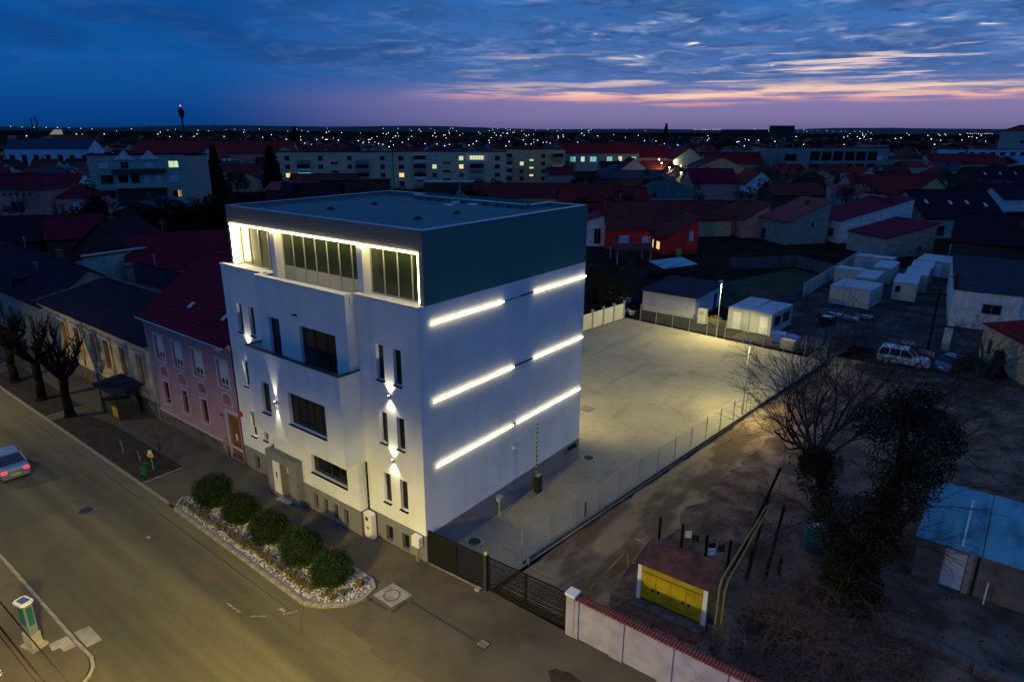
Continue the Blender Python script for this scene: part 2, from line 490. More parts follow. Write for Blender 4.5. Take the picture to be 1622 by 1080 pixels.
# the parking court, its gravelled surface and edging, the dirt track beside it
mat('court', (.33, .292, .205), .9, col2=(.27, .24, .172), scale=.30, bump=.25, bscale=40, lo=.3, hi=.75, detail=8)
def pavers():
    m = MT['court']; n_, l_ = m.node_tree.nodes, m.node_tree.links
    p = n_['Principled BSDF']; q = NG(n_, l_)
    b = n_.new('ShaderNodeTexBrick'); b.inputs['Scale'].default_value = 1.0
    b.inputs['Brick Width'].default_value = .42; b.inputs['Row Height'].default_value = .21; b.inputs['Mortar Size'].default_value = .018
    b.inputs['Color1'].default_value = (1, 1, 1, 1); b.inputs['Color2'].default_value = (.93, .92, .90, 1); b.inputs['Mortar'].default_value = (.70, .68, .64, 1)
    l_.new(n_.new('ShaderNodeTexCoord').outputs['Object'], b.inputs['Vector'])
    src = p.inputs['Base Color'].links[0].from_socket
    l_.new(q.mix(1.0, src, b.outputs['Color'], 'MULTIPLY'), p.inputs['Base Color'])
pavers()
streaks('court', (1, 1, 1), .11, .50, .66, (.70, .72, .78), 4); streaks('court', (.9, .12, 1), .9, .56, .68, (.84, .83, .82), 3); streaks('court', (1, 1, 1), 1.6, .50, .72, (.86, .85, .82), 6)
gm = G(); gm.add([(0, .3, .004), (3.95, .3, .004), (8.3, 46.6, .004), (-14.6, 48.4, .004), (-16.2, 36, .004), (-17, 14.6, .004), (0, 14.6, .004)], [(0, 1, 2, 3, 4, 5, 6)])
struct('parking_court', gm, 'court')
mat('dirt_track', (.275, .195, .112), .9, spec=.1, col2=(.120, .078, .044), scale=.34, detail=7, lo=.42, hi=.58, bump=.3, bscale=12, stretch=(1.3, .55, 1))
mat('yard_soil', (.20, .132, .092), 1.0, spec=.03, col2=(.075, .050, .036), scale=.55, detail=8, lo=.35, hi=.65, bump=.6, bscale=7)
streaks('yard_soil', (1, 1, 1), .10, .46, .60, (.95, 1.05, 1.2), 4)
gm = G(); gm.quad((4.2, .75, -.125), (60, .75, -.125), (60, 60, -.125), (7.0, 60, -.125)); struct('yard_soil', gm, 'yard_soil')
gm = G(); r3 = random.Random(31)
def tedge(tab, y, j): 
    for (xa, ya), (xb, yb) in zip(tab, tab[1:]):
        if ya <= y <= yb: return xa + (xb - xa) * (y - ya) / (yb - ya) + j
    return tab[-1][0]
tl = [(4.4, .9), (4.9, 8), (5.6, 18), (7.0, 32), (8.7, 46), (9.5, 60)]
tr = [(9.3, .9), (8.4, 8), (8.7, 18), (9.6, 32), (11.4, 46), (13.5, 60)]
ys = [.9 + i * .55 for i in range(98)]; w1 = w2 = 0.0; E_ = []
for y in ys:
    w1 = w1 * .7 + r3.uniform(-.14, .14); w2 = w2 * .75 + r3.uniform(-.36, .36); E_.append((tedge(tl, y, w1), tedge(tr, y, w2), y))
for p, q in zip(E_, E_[1:]): gm.quad((p[0], p[2], -.1), (p[1], p[2], -.1), (q[1], q[2], -.1), (q[0], q[2], -.1))
struct('dirt_track', gm, 'dirt_track')
mat('yard_asphalt', (.080, .070, .066), .8, spec=.1, col2=(.024, .019, .017), scale=.26, detail=8, lo=.38, hi=.60, bump=.2, bscale=20)
gm = G(); gm.add([(-2, 49.0, -.1), (22, 49.5, -.1), (22, 66, -.1), (13, 104, -.1), (-1, 104, -.1), (-1, 72, -.1)], [(0, 1, 2, 3, 4, 5)])
struct('storage_yard', gm, 'yard_asphalt')
gm = G(); gm.add([(-15, 68, -.1), (-4, 58, -.1), (-1, 72, -.1), (-1.5, 89, -.1), (-8, 93, -.1)], [(0, 1, 2, 3, 4)])
mat('lawn', (.012, .026, .007), .95, var=.5, scale=2); struct('lawn', gm, 'lawn')

# pavement details: verges, patched slabs
def patch(name, pts, m, z=.004):
    gm = G(); gm.add([(x, y, z) for x, y in pts], [tuple(range(len(pts)))]); return struct(name, gm, m)
for k, pts in enumerate(([(-35.3, -5.4), (-20.0, -5.4), (-19.7, -2.75), (-30.5, -2.75), (-34.6, -3.4)], [(-50, -5.4), (-36.4, -5.4), (-36.5, -2.75), (-52, -2.6)], [(-66, -5.4), (-53.5, -5.4), (-54, -2.7), (-66, -2.7)])):
    v = patch('verge', pts, 'soil')
    rr = random.Random(k)
    gm = G()
    x0, x1 = pts[0][0], pts[1][0]
    for _ in range(900):
        x, y = rr.uniform(x0 + .3, x1 - .3), rr.uniform(-5.3, -2.9)
        h = rr.uniform(.04, .13)
        t = rr.random() * 6.28
        w = .02
        gm.add([(x - w * math.cos(t), y - w * math.sin(t), .004), (x + w * math.cos(t), y + w * math.sin(t), .004), (x + rr.uniform(-.06, .06), y + rr.uniform(-.06, .06), h)], [(0, 1, 2)])
    gr = gm.ob('grass', 'grass'); gr['kind'] = 'stuff'; gr['label'] = 'thin dry grass growing on the soil verge'; gr['category'] = 'grass'
    ko = G().box(pts[1][0], -5.4, -.1, pts[1][0] + .1, -2.75, .03).ob('verge_edging', 'kerb'); ko['kind'] = 'structure'
patch('soil_patch', [tuple(at(*p)[:2]) for p in ((868, 1062), (880, 1058), (905, 1066), (922, 1080), (960, 1110), (880, 1110))], 'soil')
patch('concrete_patch', [(-8.85, -13.65), (-7.85, -13.65), (-7.92, -14.1), (-8.3, -14.12), (-8.35, -14.4), (-8.9, -14.35)], 'concrete')
patch('road_patch', [(-9.0, -13.35), (-7.55, -13.35), (-7.5, -12.75), (-8.9, -12.75)], 'concrete', -.094)

# ---------------------------------------------------------------- the office building
OB = thing('office_building', 'white and dark teal office block lit by rows of light strips, beside the gated court', 'building', (0, 0, 0))

def holed(gm, x0, x1, z0, z1, holes, y, dep, mi=0):
    xs = sorted({x0, x1, *[h[0] for h in holes], *[h[1] for h in holes]})
    zs = sorted({z0, z1, *[h[2] for h in holes], *[h[3] for h in holes]})
    for xa, xb in zip(xs, xs[1:]):
        for za, zb in zip(zs, zs[1:]):
            cx, cz = (xa + xb) / 2, (za + zb) / 2
            if any(h[0] < cx < h[1] and h[2] < cz < h[3] for h in holes): continue
            gm.quad((xa, y, za), (xb, y, za), (xb, y, zb), (xa, y, zb), mi)
    for a_, b_, c_, d_ in holes:
        Y = y + dep
        gm.quad((a_, y, c_), (a_, y, d_), (a_, Y, d_), (a_, Y, c_), mi)
        gm.quad((b_, y, d_), (b_, y, c_), (b_, Y, c_), (b_, Y, d_), mi)
        gm.quad((a_, y, d_), (b_, y, d_), (b_, Y, d_), (a_, Y, d_), mi)
        gm.quad((b_, y, c_), (a_, y, c_), (a_, Y, c_), (b_, Y, c_), mi)

def window(par, x0, x1, z0, z1, y, k=1, frame='anthracite', pane='glass', fw=.05, sill=True, hbar=None, loc=None, blindz=None):
    """a frame that stands inside its opening at depth y, with k panes beside each other"""
    gm = G(); ya, yb = y - .05, y + .03
    gm.box(x0, ya, z0, x0 + fw, yb, z1); gm.box(x1 - fw, ya, z0, x1, yb, z1)
    gm.box(x0 + fw, ya, z0, x1 - fw, yb, z0 + fw); gm.box(x0 + fw, ya, z1 - fw, x1 - fw, yb, z1)
    w = (x1 - x0) / k
    for i in range(1, k):
        gm.box(x0 + i * w - fw / 2, ya, z0 + fw, x0 + i * w + fw / 2, yb, z1 - fw)
    fr = gm.ob('window', frame, par)
    for i in range(k):
        pa = x0 + i * w + (fw if i == 0 else fw / 2); pb = x0 + (i + 1) * w - (fw if i == k - 1 else fw / 2)
        G().box(pa, y - .012, z0 + fw, pb, y, z1 - fw).ob('pane', pane, fr)
    if sill:
        G().box(x0 - .02, y - .36, z0 - .05, x1 + .02, y - .052, z0 - .004).ob('sill', 'dark_metal', fr)
    return fr

YC, YO, DEP = -.55, -1.35, .24
# wing and centre walls, each with its real openings
LW = [(-15.75, -15.2, 9.6, 11.4), (-14.45, -13.9, 9.6, 11.4), (-15.88, -15.3, 6.0, 7.75), (-14.5, -13.95, 6.0, 7.75), (-15.78, -15.18, 2.55, 4.3), (-14.4, -13.9, 2.65, 3.27)]
RW = [(-3.06, -2.5, z, z + t) for z, t in ((9.5, 1.87), (6.0, 1.76), (2.5, 1.75))] + [(-1.8, -1.24, z, z + t) for z, t in ((9.5, 1.87), (6.0, 1.76), (2.5, 1.75))]
CW = [(-8.65, -5.45, 2.6, 4.25), (-11.5, -10.45, 8.75, 11.42), (-8.6, -5.5, 8.75, 11.42)]
XL, XA, XB = -17.0, -12.4, -4.5
PZ = 1.52
gm = G()
holed(gm, XL, XA, PZ, 13.65, LW, 0, DEP)
holed(gm, XB, 0, PZ, 13.65, RW, 0, DEP)
holed(gm, XA, XB, PZ, 13.65, CW, YC, DEP)
gm.quad((XB, YC, PZ), (XB, 0, PZ), (XB, 0, 13.65), (XB, YC, 13.65)); gm.quad((XA, 0, PZ), (XA, YC, PZ), (XA, YC, 13.65), (XA, 0, 13.65))
gm.quad((0, 0, PZ), (0, 14.6, PZ), (0, 14.6, 13.65), (0, 0, 13.65))
gm.quad((XL, 14.6, PZ), (XL, 0, PZ), (XL, 0, 13.65), (XL, 14.6, 13.65))
gm.quad((0, 14.6, PZ), (XL, 14.6, PZ), (XL, 14.6, 13.65), (0, 14.6, 13.65))
wall = gm.ob('wall', 'white_render', OB)
# plinth
gm = G()
LP = [(-15.83, -15.27, .2, 1.12), (-14.58, -13.98, .12, 1.12)]
RP = [(-3.08, -2.54, .1, 1.06), (-1.81, -1.27, .1, 1.06)]
CP = [(c - .2, c + .2, .16, 1.18) for c in (-8.55, -7.62, -6.7, -5.78)]
holed(gm, XL, XA, 0, PZ, LP, -.02, DEP); holed(gm, XB + .02, .02, 0, PZ, RP, -.02, DEP); holed(gm, XA, XB + .02, 0, PZ, CP, YC - .02, DEP)
gm.quad((XB + .02, YC - .02, 0), (XB + .02, -.02, 0), (XB + .02, -.02, PZ), (XB + .02, YC - .02, PZ))
gm.quad((.02, -.02, 0), (.02, 14.62, 0), (.02, 14.62, PZ), (.02, -.02, PZ))
gm.quad((.02, 14.62, 0), (XL, 14.62, 0), (XL, 14.62, PZ), (.02, 14.62, PZ)); gm.quad((XA, -.02, 0), (XA, YC - .02, 0), (XA, YC - .02, PZ), (XA, -.02, PZ))
gm.box(XB + .02, -.05, PZ, .05, .0 - .002, PZ + .03); gm.box(XA, YC - .05, PZ, XB + .05, YC - .002, PZ + .03); gm.box(.002, -.002, PZ, .05, 14.65, PZ + .03); gm.box(XL, -.05, PZ, XA - .002, -.002, PZ + .03)
gm.ob('plinth', 'grey_render', OB)
for h in LW: window(OB, *h, DEP, 1)
for h in RW: window(OB, *h, DEP, 1)
for h, k in zip(CW, (4, 2, 3)): window(OB, *h, YC + DEP, k)
for h in LP + RP: window(OB, *h, -.02 + DEP, 1, sill=False)
for h in CP: window(OB, *h, YC - .02 + DEP, 1, sill=False)
# oriel with its balcony trough on top
OX0, OX1 = -12.9, -4.42
OW = [(-11.75, -10.9, 5.8, 7.7), (-9.1, -5.8, 5.8, 7.7)]
gm = G()
holed(gm, OX0, OX1, 4.45, 9.62, OW, YO, DEP)
gm.quad((OX1, YO, 4.45), (OX1, -.002, 4.45), (OX1, -.002, 9.62), (OX1, YO, 9.62))
gm.quad((OX0, -.002, 4.45), (OX0, YO, 4.45), (OX0, YO, 9.62), (OX0, -.002, 9.62))
gm.quad((OX0, -.002, 4.45), (OX1, -.002, 4.45), (OX1, YO, 4.45), (OX0, YO, 4.45))
gm.box(OX0 + .002, YO + .002, 8.6, OX1 - .002, YC - .002, 8.72)
gm.quad((OX0, YO + .16, 8.72), (OX1, YO + .16, 8.72), (OX1, YO + .16, 9.62), (OX0, YO + .16, 9.62))
gm.box(OX1 - .14, YO + .002, 8.72, OX1 - .002, -.004, 9.62); gm.box(OX0 + .002, YO + .002, 8.72, OX0 + .14, -.004, 9.62)
oriel = gm.ob('oriel', 'white_render', OB)
gm = G()
gm.box(OX0 - .04, YO - .04, 9.62, OX1 + .04, YO + .2, 9.68); gm.box(OX1 - .18, YO + .2, 9.62, OX1 + .04, -.006, 9.68); gm.box(OX0 - .04, YO + .2, 9.62, OX0 + .18, -.006, 9.68)
gm.ob('balcony_coping', 'anthracite', oriel)
for h, k in zip(OW, (2, 5)): window(OB, *h, YO + DEP, k)
# ledge on top of the white walls, loggia floor
gm = G()
mat('fascia_lit_render', (.17, .165, .15), .75); mat('reveal_white', (.74, .72, .68), .7)  # fascia greyer than the storey: light on its front put into the colour
for x0, x1, y0 in ((XL - .02, XA, -.06), (XA, XB, YC - .06), (XB, .06, -.06)):
    gm.box(x0, y0, 13.65, x1, y0 + .34, 13.72)
gm.box(XA, YC + .28, 13.65, XA + .25, -.06, 13.72); gm.box(XB - .25, YC + .28, 13.65, XB, -.06, 13.72)
gm.ob('ledge', 'ledge', OB)
gm = G(); gm.box(XL, .2, 13.50, XA, 2.2, 13.56); gm.box(XB, .2, 13.50, -.01, 2.2, 13.56); gm.box(XA, YC + .3, 13.22, XB, 2.2, 13.28)
gm.box(XA - .1, YC + .25, 13.2, XA, .9, 13.6); gm.box(XB, YC + .25, 13.2, XB + .1, .9, 13.6)
gm.ob('loggia_floor', 'ledge', OB)
# dark top storey
TX0, FY = -16.5, .5
gm = G()
G().box(TX0, FY, 16.14, -.004, FY + .3, 17.12).box(-.32, FY + .002, 13.65, -.004, FY + .32, 16.138).ob('fascia', 'fascia_lit_render', OB)
gm.box(TX0 + .004, FY + .302, 16.10, -.004, 14.596, 16.4)                      # ceiling slab
gm.quad((0, FY, 13.65), (0, 14.6, 13.65), (0, 14.6, 17.12), (0, FY, 17.12))
gm.quad((0, 14.6, 13.65), (TX0, 14.6, 13.65), (TX0, 14.6, 17.12), (0, 14.6, 17.12))
gm.quad((TX0, 14.6, 13.65), (TX0, FY + .3, 13.65), (TX0, FY + .3, 17.12), (TX0, 14.6, 17.12))
G().box(TX0 + .01, FY + .02, 13.65, TX0 + .2, FY + .9, 16.096).ob('loggia_side', 'reveal_white', OB)
gm.box(-.3, FY + .32, 13.56, -.02, 2.0, 16.12)
gm.ob('upper_storey', 'teal_render', OB)
gm = G()
for x in (-12.25, -4.72):
    G().box(x, FY + .03, 13.28, x + .42, FY + .75, 16.096).ob('loggia_pillar', 'reveal_white', OB)
# glazing behind the loggia
YG = 1.08
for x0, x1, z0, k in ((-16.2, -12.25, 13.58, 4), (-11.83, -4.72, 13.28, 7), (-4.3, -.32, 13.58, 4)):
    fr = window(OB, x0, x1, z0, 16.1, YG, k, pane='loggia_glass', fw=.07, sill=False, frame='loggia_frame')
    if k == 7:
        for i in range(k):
            a_ = x0 + (x1 - x0) * i / k; G().box(a_ + .06, YG - .04, z0 + .08, a_ + (x1 - x0) / k - .06, YG - .014, z0 + .80).ob('reflection_panel', 'parapet_reflection', fr)  # pale panels painted in for the parapet mirrored in the glass
# light strips of the loggia
gm = G(); gm.box(TX0 + .25, FY - .035, 16.06, -.33, FY + .05, 16.135); gm.ob('light_strip', 'led', OB)
gm = G(); gm.box(TX0 + .21, FY + .03, 13.74, TX0 + .30, FY + .34, 16.05); gm.ob('light_strip', 'led', OB)  # widened, so the reveal it lights glows as part of the strip
gm = G(); gm.box(-.355, FY - .015, 13.74, -.325, FY + .018, 16.05); gm.ob('light_strip', 'led', OB)
# roof
RP_ = [(TX0 + .02, FY + .02), (-.02, FY + .02), (-.02, 14.5), (-2.9, 14.5), (-2.9, 12.4), (-12.7, 12.5), (-12.7, 13.5), (TX0 + .02, 13.5)]
roof = G().prism(RP_, 16.4, 16.92).ob('roof', 'roof_membrane', OB)
gm = G()
for (ax, ay), (bx, by) in zip(RP_, RP_[1:] + RP_[:1]):
    d = Vector((bx - ax, by - ay)); l = d.length; d.normalize(); nx, ny = -d.y * .3, d.x * .3
    gm.prism([(ax, ay), (bx, by), (bx + nx - d.x * .0, by + ny), (ax + nx, ay + ny)], 16.92, 17.12)
gm.ob('parapet', 'grey_render', roof)
gm = G()
for i, ((ax, ay), (bx, by)) in enumerate(zip(RP_, RP_[1:] + RP_[:1])):
    d = Vector((bx - ax, by - ay)).normalized(); nx, ny = -d.y, d.x
    gm.prism([(ax - nx * .05 - d.x * .05, ay - ny * .05 - d.y * .05), (bx - nx * .05 - d.x * .0, by - ny * .05 - d.y * .0), (bx + nx * .33 - d.x * .0, by + ny * .33), (ax + nx * .33 - d.x * .05, ay + ny * .33 - d.y * .05)], 17.122 + i * .0025, 17.16 + i * .0025)
gm.ob('coping', 'coping_metal', roof)
for px, py in ((524, 330), (593, 322), (662, 345), (724, 336)):
    p = at(px, py, 17.0)
    G().lathe([(.22, 16.92), (.22, 17.02), (.14, 17.03), (.14, 17.10)], 12, (p.x, p.y, 0)).ob('roof_vent', 'anthracite', roof)
for i in range(10):
    x = -12.0 + i * .98
    G().box(x, 11.9, 16.92, x + .16, 12.06, 17.06).ob('roof_clamp', 'anthracite', roof)
# antenna mast on a weighted tripod
an = thing('antenna', 'thin antenna mast on a weighted tripod at the back of the flat roof', 'antenna', (-7.6, 11.4, 16.92))
G().tube((0, 0, .1), (0, 0, 2.3), .025).tube((-.35, 0, 1.9), (.35, 0, 1.9), .012, n=4).ob('mast', 'galvanised', an)
for k in range(3):
    t = k * 2.1 + .4
    G().tube((0, 0, .9), (.9 * math.cos(t), .9 * math.sin(t), .08), .02).ob('strut', 'galvanised', an)
    G().box(.9 * math.cos(t) - .28, .9 * math.sin(t) - .2, 0, .9 * math.cos(t) + .28, .9 * math.sin(t) + .2, .08).ob('ballast_slab', 'white_plastic', an)
# light strips on the side wall
def wall_strip(y0, y1, z, lit=True):
    if lit:
        h = G().box(.002, y0, z - .035, .06, y1, z + .035).ob('strip_channel', 'galvanised', OB)
        G().box(.062, y0, z - .048, .115, y1, z + .048).ob('light_strip', 'led_side', h)
    else:
        G().box(.002, y0, z - .03, .05, y1, z + .03).ob('strip_channel', 'dark_metal', OB)
for y0, y1, z in ((.85, 7.16, 5.22), (7.51, 14.36, 5.24), (.78, 7.22, 8.79), (9.12, 14.44, 8.79), (.8, 6.28, 12.76), (9.09, 14.58, 12.76)):
    wall_strip(y0, y1, z)
G().box(.002, 6.3, 12.735, .05, 7.8, 12.785).ob('strip_channel', 'galvanised', OB)
wall_strip(7.82, 9.07, 12.76, False); wall_strip(7.24, 9.1, 8.79, False); wall_strip(7.2, 7.48, 5.23, False)
# up-and-down wall lamps
def wall_lamp(x, y, z, e=120, cone=104):
    h = G().lathe([(.05, -.11), (.06, -.10), (.06, .10), (.05, .11)], 12, (x, y - .13, z)).ob('wall_lamp', 'white_plastic', OB)
    G().box(x - .02, y - .08, z - .05, x + .02, y - .002, z + .05).ob('bracket', 'dark_metal', h)
    G().disc((x, y - .13), .045, z + .113, 10).disc((x, y - .13), .045, z - .113, 10).ob('bulb', 'lamp_glow', h)
    for s in (1, -1):
        lamp('SPOT', 'wall_spot', (x, y - .13, z + s * .13), e, (1, .85, .55), h, (x, y - .02, z + s * 1.4), R(cone), .95, .03)
for x, y, z in ((-2.15, 0, 8.75), (-2.15, 0, 5.2), (-14.85, 0, 8.75), (-14.85, 0, 5.2)): wall_lamp(x, y, z)
wall_lamp(-10.28, YO, 6.75, 240, 40)
G().lathe([(.06, 0), (.17, .02), (.17, .05), (.06, .07)], 12, (-8.8, YC - .06, 11.93)).ob('ceiling_lamp', 'dark_metal', OB).rotation_euler = (0, 0, 0)
# unseen floodlight, added on the rear wall to even out the court light
fl_ = G().box(-7.2, 14.62, 8.0, -6.6, 14.85, 8.3).ob('floodlight', 'dark_metal', OB); G().quad((-7.15, 14.853, 8.03), (-6.65, 14.853, 8.03), (-6.65, 14.853, 8.27), (-7.15, 14.853, 8.27)).ob('diffuser', 'lamp_glow', fl_)
lamp('SPOT', 'unseen_court_floodlight', (-6.9, 15.0, 8.1), 6200, (1, .86, .36), fl_, (-7.5, 31, 0), R(140), .6, .15)
# entrance portal
gm = G()
holed(gm, -12.75, -9.65, 0, 2.95, [(-11.3, -10.45, .16, 2.4)], -1.0, .6)
gm.quad((-9.65, -1.0, 0), (-9.65, YC, 0), (-9.65, YC, 2.95), (-9.65, -1.0, 2.95)); gm.quad((-12.75, 0, 0), (-12.75, -1.0, 0), (-12.75, -1.0, 2.95), (-12.75, 0, 2.95))
gm.quad((-12.75, -1.0, 2.95), (-9.65, -1.0, 2.95), (-9.65, YC - .03, 2.95), (-12.75, YC - .03, 2.95))
portal = gm.ob('portal', 'grey_render', OB)
G().box(-12.02, -1.04, .3, -11.32, -1.003, 2.42).ob('white_panel', 'white_plastic', portal)
G().box(-11.72, -1.06, 1.35, -11.62, -1.042, 1.75).ob('intercom', 'black_plastic', portal)
dr = G().box(-11.27, -.43, .17, -10.48, -.40, 2.37).ob('door', 'grey_render', OB)
G().box(-10.80, -.445, .35, -10.58, -.432, 2.25).ob('pane', 'glass', dr)
G().tube((-11.15, -.47, .7), (-11.15, -.47, 1.7), .015).ob('handle', 'galvanised', dr)
G().box(-11.5, -1.35, .0, -10.3, -1.004, .14).ob('step', 'concrete', OB)
# boxes and pipes on the right wing
mc = thing('meter_cabinet', 'white meter cabinet with a small black window against the wall corner', 'cabinet', (-4.05, -.32, 0))
bevel(G().box(-.3, -.17, 0, .32, .17, 1.55).ob('body', 'white_plastic', mc))
G().box(-.14, -.19, 1.12, .06, -.172, 1.32).ob('gauge_window', 'black_plastic', mc); G().box(-.04, -.19, .6, .06, -.172, .75).ob('lock', 'dark_metal', mc)
gb = thing('gas_box', 'cream gas meter box on two pipes at the street corner of the white building', 'meter box', (-.42, -.25, 0))
bevel(G().box(-.28, -.16, .95, .28, .16, 1.55).ob('body', 'white_plastic', gb))
for s in (-.12, .02): G().tube((s, 0, 0), (s, 0, .95), .025).ob('pipe', 'galvanised', gb)
dp = thing('drain_pipe', 'dark drainpipe in the corner between bay and right wing', 'drainpipe', (-4.36, -.07, 0))
G().tube((0, 0, .0), (0, 0, 4.4), .045, n=8).ob('pipe', 'dark_metal', dp)
for z in (.6, 2.2, 3.8): G().box(-.06, -.06, z, .06, .06, z + .04).ob('clip', 'galvanised', dp)
cm = thing('security_camera', 'small white dome camera on the side wall under the lowest light strip', 'camera', (.0, 7.2, 3.8))
G().box(.002, -.05, -.05, .08, .05, .06).ob('bracket', 'white_plastic', cm); G().ico((.13, 0, -.04), .08).ob('dome', 'white_plastic', cm)
tp = thing('side_lamp', 'pair of dark floodlights low on the side wall near its far end', 'lamp', (.05, 13.2, 1.3))
for s in (0, .5): G().box(.0, s, -.1, .18, s + .28, .1).ob('floodlight', 'dark_metal', tp)
# barrier and post
bg = thing('parking_barrier', 'black barrier box with its yellow striped boom raised upright by the side wall', 'barrier', (.42, 9.3, 0))
bevel(G().box(-.17, -.2, 0, .17, .2, 1.1).ob('cabinet', 'black_plastic', bg)); G().box(-.12, -.14, 1.1, .12, .14, 1.2).ob('cabinet_lid', 'galvanised', bg)
for i in range(26):
    z = 1.0 + i * .152
    G().box(-.03, -.25, z, .03, -.205, z + .151).ob('boom_band', 'yellow_lacquer' if i % 2 else 'black_plastic', bg)
ip = thing('intercom_post', 'grey intercom post with small roof beside the grey plinth', 'intercom', (.3, 5.6, 0))
G().tube((0, 0, 0), (0, 0, 1.2), .045, n=8).ob('post', 'galvanised', ip); G().box(-.14, -.12, 1.05, .14, .12, 1.35).ob('intercom_box', 'galvanised', ip); G().box(-.18, -.18, 1.35, .2, .18, 1.38).ob('hood', 'galvanised', ip)
for i, (p, q) in enumerate((((.75, 2.9), 'near the gate'), ((.55, 15.1), 'behind the building corner'))):
    mh = thing('manhole', 'round dark manhole with a pale rim in the paving ' + q, 'manhole', (*p, 0))
    G().lathe([(.50, .006), (.50, .016), (.36, .016), (.36, .006)], 20).ob('rim', 'concrete', mh); G().lathe([(.34, .004), (.34, .012)], 20).ob('cover', 'tar', mh)
dg = thing('drain_grate', 'square brown drain grate in the court paving behind the building', 'grate', (-4.0, 22.2, 0))
G().box(-.5, -.5, .004, .5, .5, .014).ob('frame', 'concrete_dark', dg)
for i in range(6): G().box(-.42 + i * .15, -.42, .014, -.34 + i * .15, .42, .022).ob('bar', 'kerb', dg)
# ---------------------------------------------------------------- planter island
PL = [(-16.1, -4.9), (-15.35, -5.62), (-2.4, -5.85), (-1.55, -5.45), (-.75, -4.75), (-.38, -3.9), (-.55, -3.1), (-1.1, -2.75), (-14.7, -2.52), (-15.6, -3.3)]
pb = thing('planter_bed', 'long kerbed planting bed of white pebbles between road and pavement', 'planter', (0, 0, 0))
mat('white_gravel', (.26, .255, .25), .85, col2=(.09, .08, .07), scale=14, bump=.6, bscale=30, lo=.35, hi=.75); G().prism([(x, y) for x, y in PL], -.12, .06).ob('gravel_bed', 'white_gravel', pb)
kerbline(pb, PL[:3] , .95, .17, -.13, .10); kerbline(pb, PL[2:] + PL[:1], .5, .16, -.13, .10)
gm = G(); rr = random.Random(3)
def inpoly(x, y, P):
    c = False
    for (x1, y1), (x2, y2) in zip(P, P[1:] + P[:1]):
        if (y1 > y) != (y2 > y) and x < (x2 - x1) * (y - y1) / (y2 - y1) + x1: c = not c
    return c
while len(gm.v) < 12 * 3600:
    x, y = rr.uniform(-15.8, -.5), rr.uniform(-5.6, -2.7)
    if inpoly(x, y, [(px * .985 - .1, -4.2 + (py + 4.2) * .86) for px, py in PL]):
        gm.ico((x, y, .07 + rr.random() * .03), rr.uniform(.03, .065), .7)
o = gm.ob('pebbles', 'pebble'); tag(o, 'white pebbles spread over the planting bed', 'pebbles', kind='stuff')
# five clipped round shrubs
def shrub_mesh(seed, rx, rz):
    r_ = random.Random(seed); gm = G()
    ph = [r_.random() * 6.28 for _ in range(4)]
    def rad(d): return 1 + .07 * math.sin(3 * d.x + 4 * d.y + ph[0]) + .06 * math.sin(5 * d.z + 3 * d.x + ph[1]) + .05 * math.sin(7 * d.y - 4 * d.z + ph[2])
    for i in range(9):
        for j in range(18):
            vs = []
            for a_, b_ in ((i, j), (i, j + 1), (i + 1, j + 1), (i + 1, j)):
                t, q = PI * a_ / 9, 2 * PI * b_ / 18; d = Vector((math.sin(t) * math.cos(q), math.sin(t) * math.sin(q), math.cos(t))); k = .84 * rad(d)
                vs.append((d.x * rx * k, d.y * rx * k, rz + d.z * rz * k))
            gm.quad(*vs, 1)
    for _ in range(6200):
        d = Vector((r_.gauss(0, 1), r_.gauss(0, 1), r_.gauss(0, 1))).normalized(); k = rad(d) * (r_.uniform(.82, 1.03) if r_.random() < .94 else r_.uniform(1.03, 1.13))
        gm.leaf((d.x * rx * k, d.y * rx * k, max(.02, rz + d.z * rz * k)), .075, r_)
    return gm.mesh('crown', ['shrub_leaf', 'conifer'])
sm = [shrub_mesh(k, .88, .78) for k in range(5)]
tm = G().tube((0, 0, 0), (.03, 0, .5), .06, .05).mesh('trunk', 'bark')
lab = ['nearest the pink house, first of the row', 'second from the pink house end', 'middle one of the row of five', 'fourth, second from the round manhole slab', 'last of the row, nearest the manhole slab']
for i, (px, py, sc) in enumerate(((-13.85, -3.98, 1.26), (-10.95, -4.0, 1.16), (-8.0, -4.05, 1.19), (-5.0, -4.12, 1.26), (-2.42, -4.2, 1.16))):
    s_ = thing('round_shrub', 'round clipped dark green shrub, ' + lab[i], 'shrub', (px, py, .06), i * 1.3, 'round shrubs in the planting bed')
    s_.scale = (sc, sc, sc * .97)
    link('crown', sm[i], s_); link('trunk', tm, s_)
pm = []
for k in range(4):
    r_ = random.Random(40 + k); gm = G()
    gm.clump((0, 0, .17), .17, .17, .17, 110, .075, r_, inner=.1)
    for _ in range(5): gm.tube((0, 0, 0), (r_.uniform(-.1, .1), r_.uniform(-.1, .1), .24), .008, .004, 3)
    pm.append(gm.mesh('border_plant', 'border_leaf'))
r_ = random.Random(9)
spots = [(-15.3 + i * .42, -5.18) for i in range(31) if r_.random() < .93] + [(-14.2 + i * .5, -2.85) for i in range(24) if r_.random() < .85] + [(-15.5, -4.4), (-1.9, -4.9), (-1.3, -4.4), (-1.2, -3.4), (-1.5, -5.0), (-2.2, -3.2)]
for x, y in spots:
    o = link('border_plant', pm[r_.randrange(4)], None, (x + r_.uniform(-.08, .08), y + r_.uniform(-.08, .08), .06), r_.random() * 6)
    o.scale = (r_.uniform(1.1, 1.75),) * 3
    tag(o, 'small yellowish green border plant along the rim of the pebbled planting bed', 'border plant', 'low border plants along the planting bed')

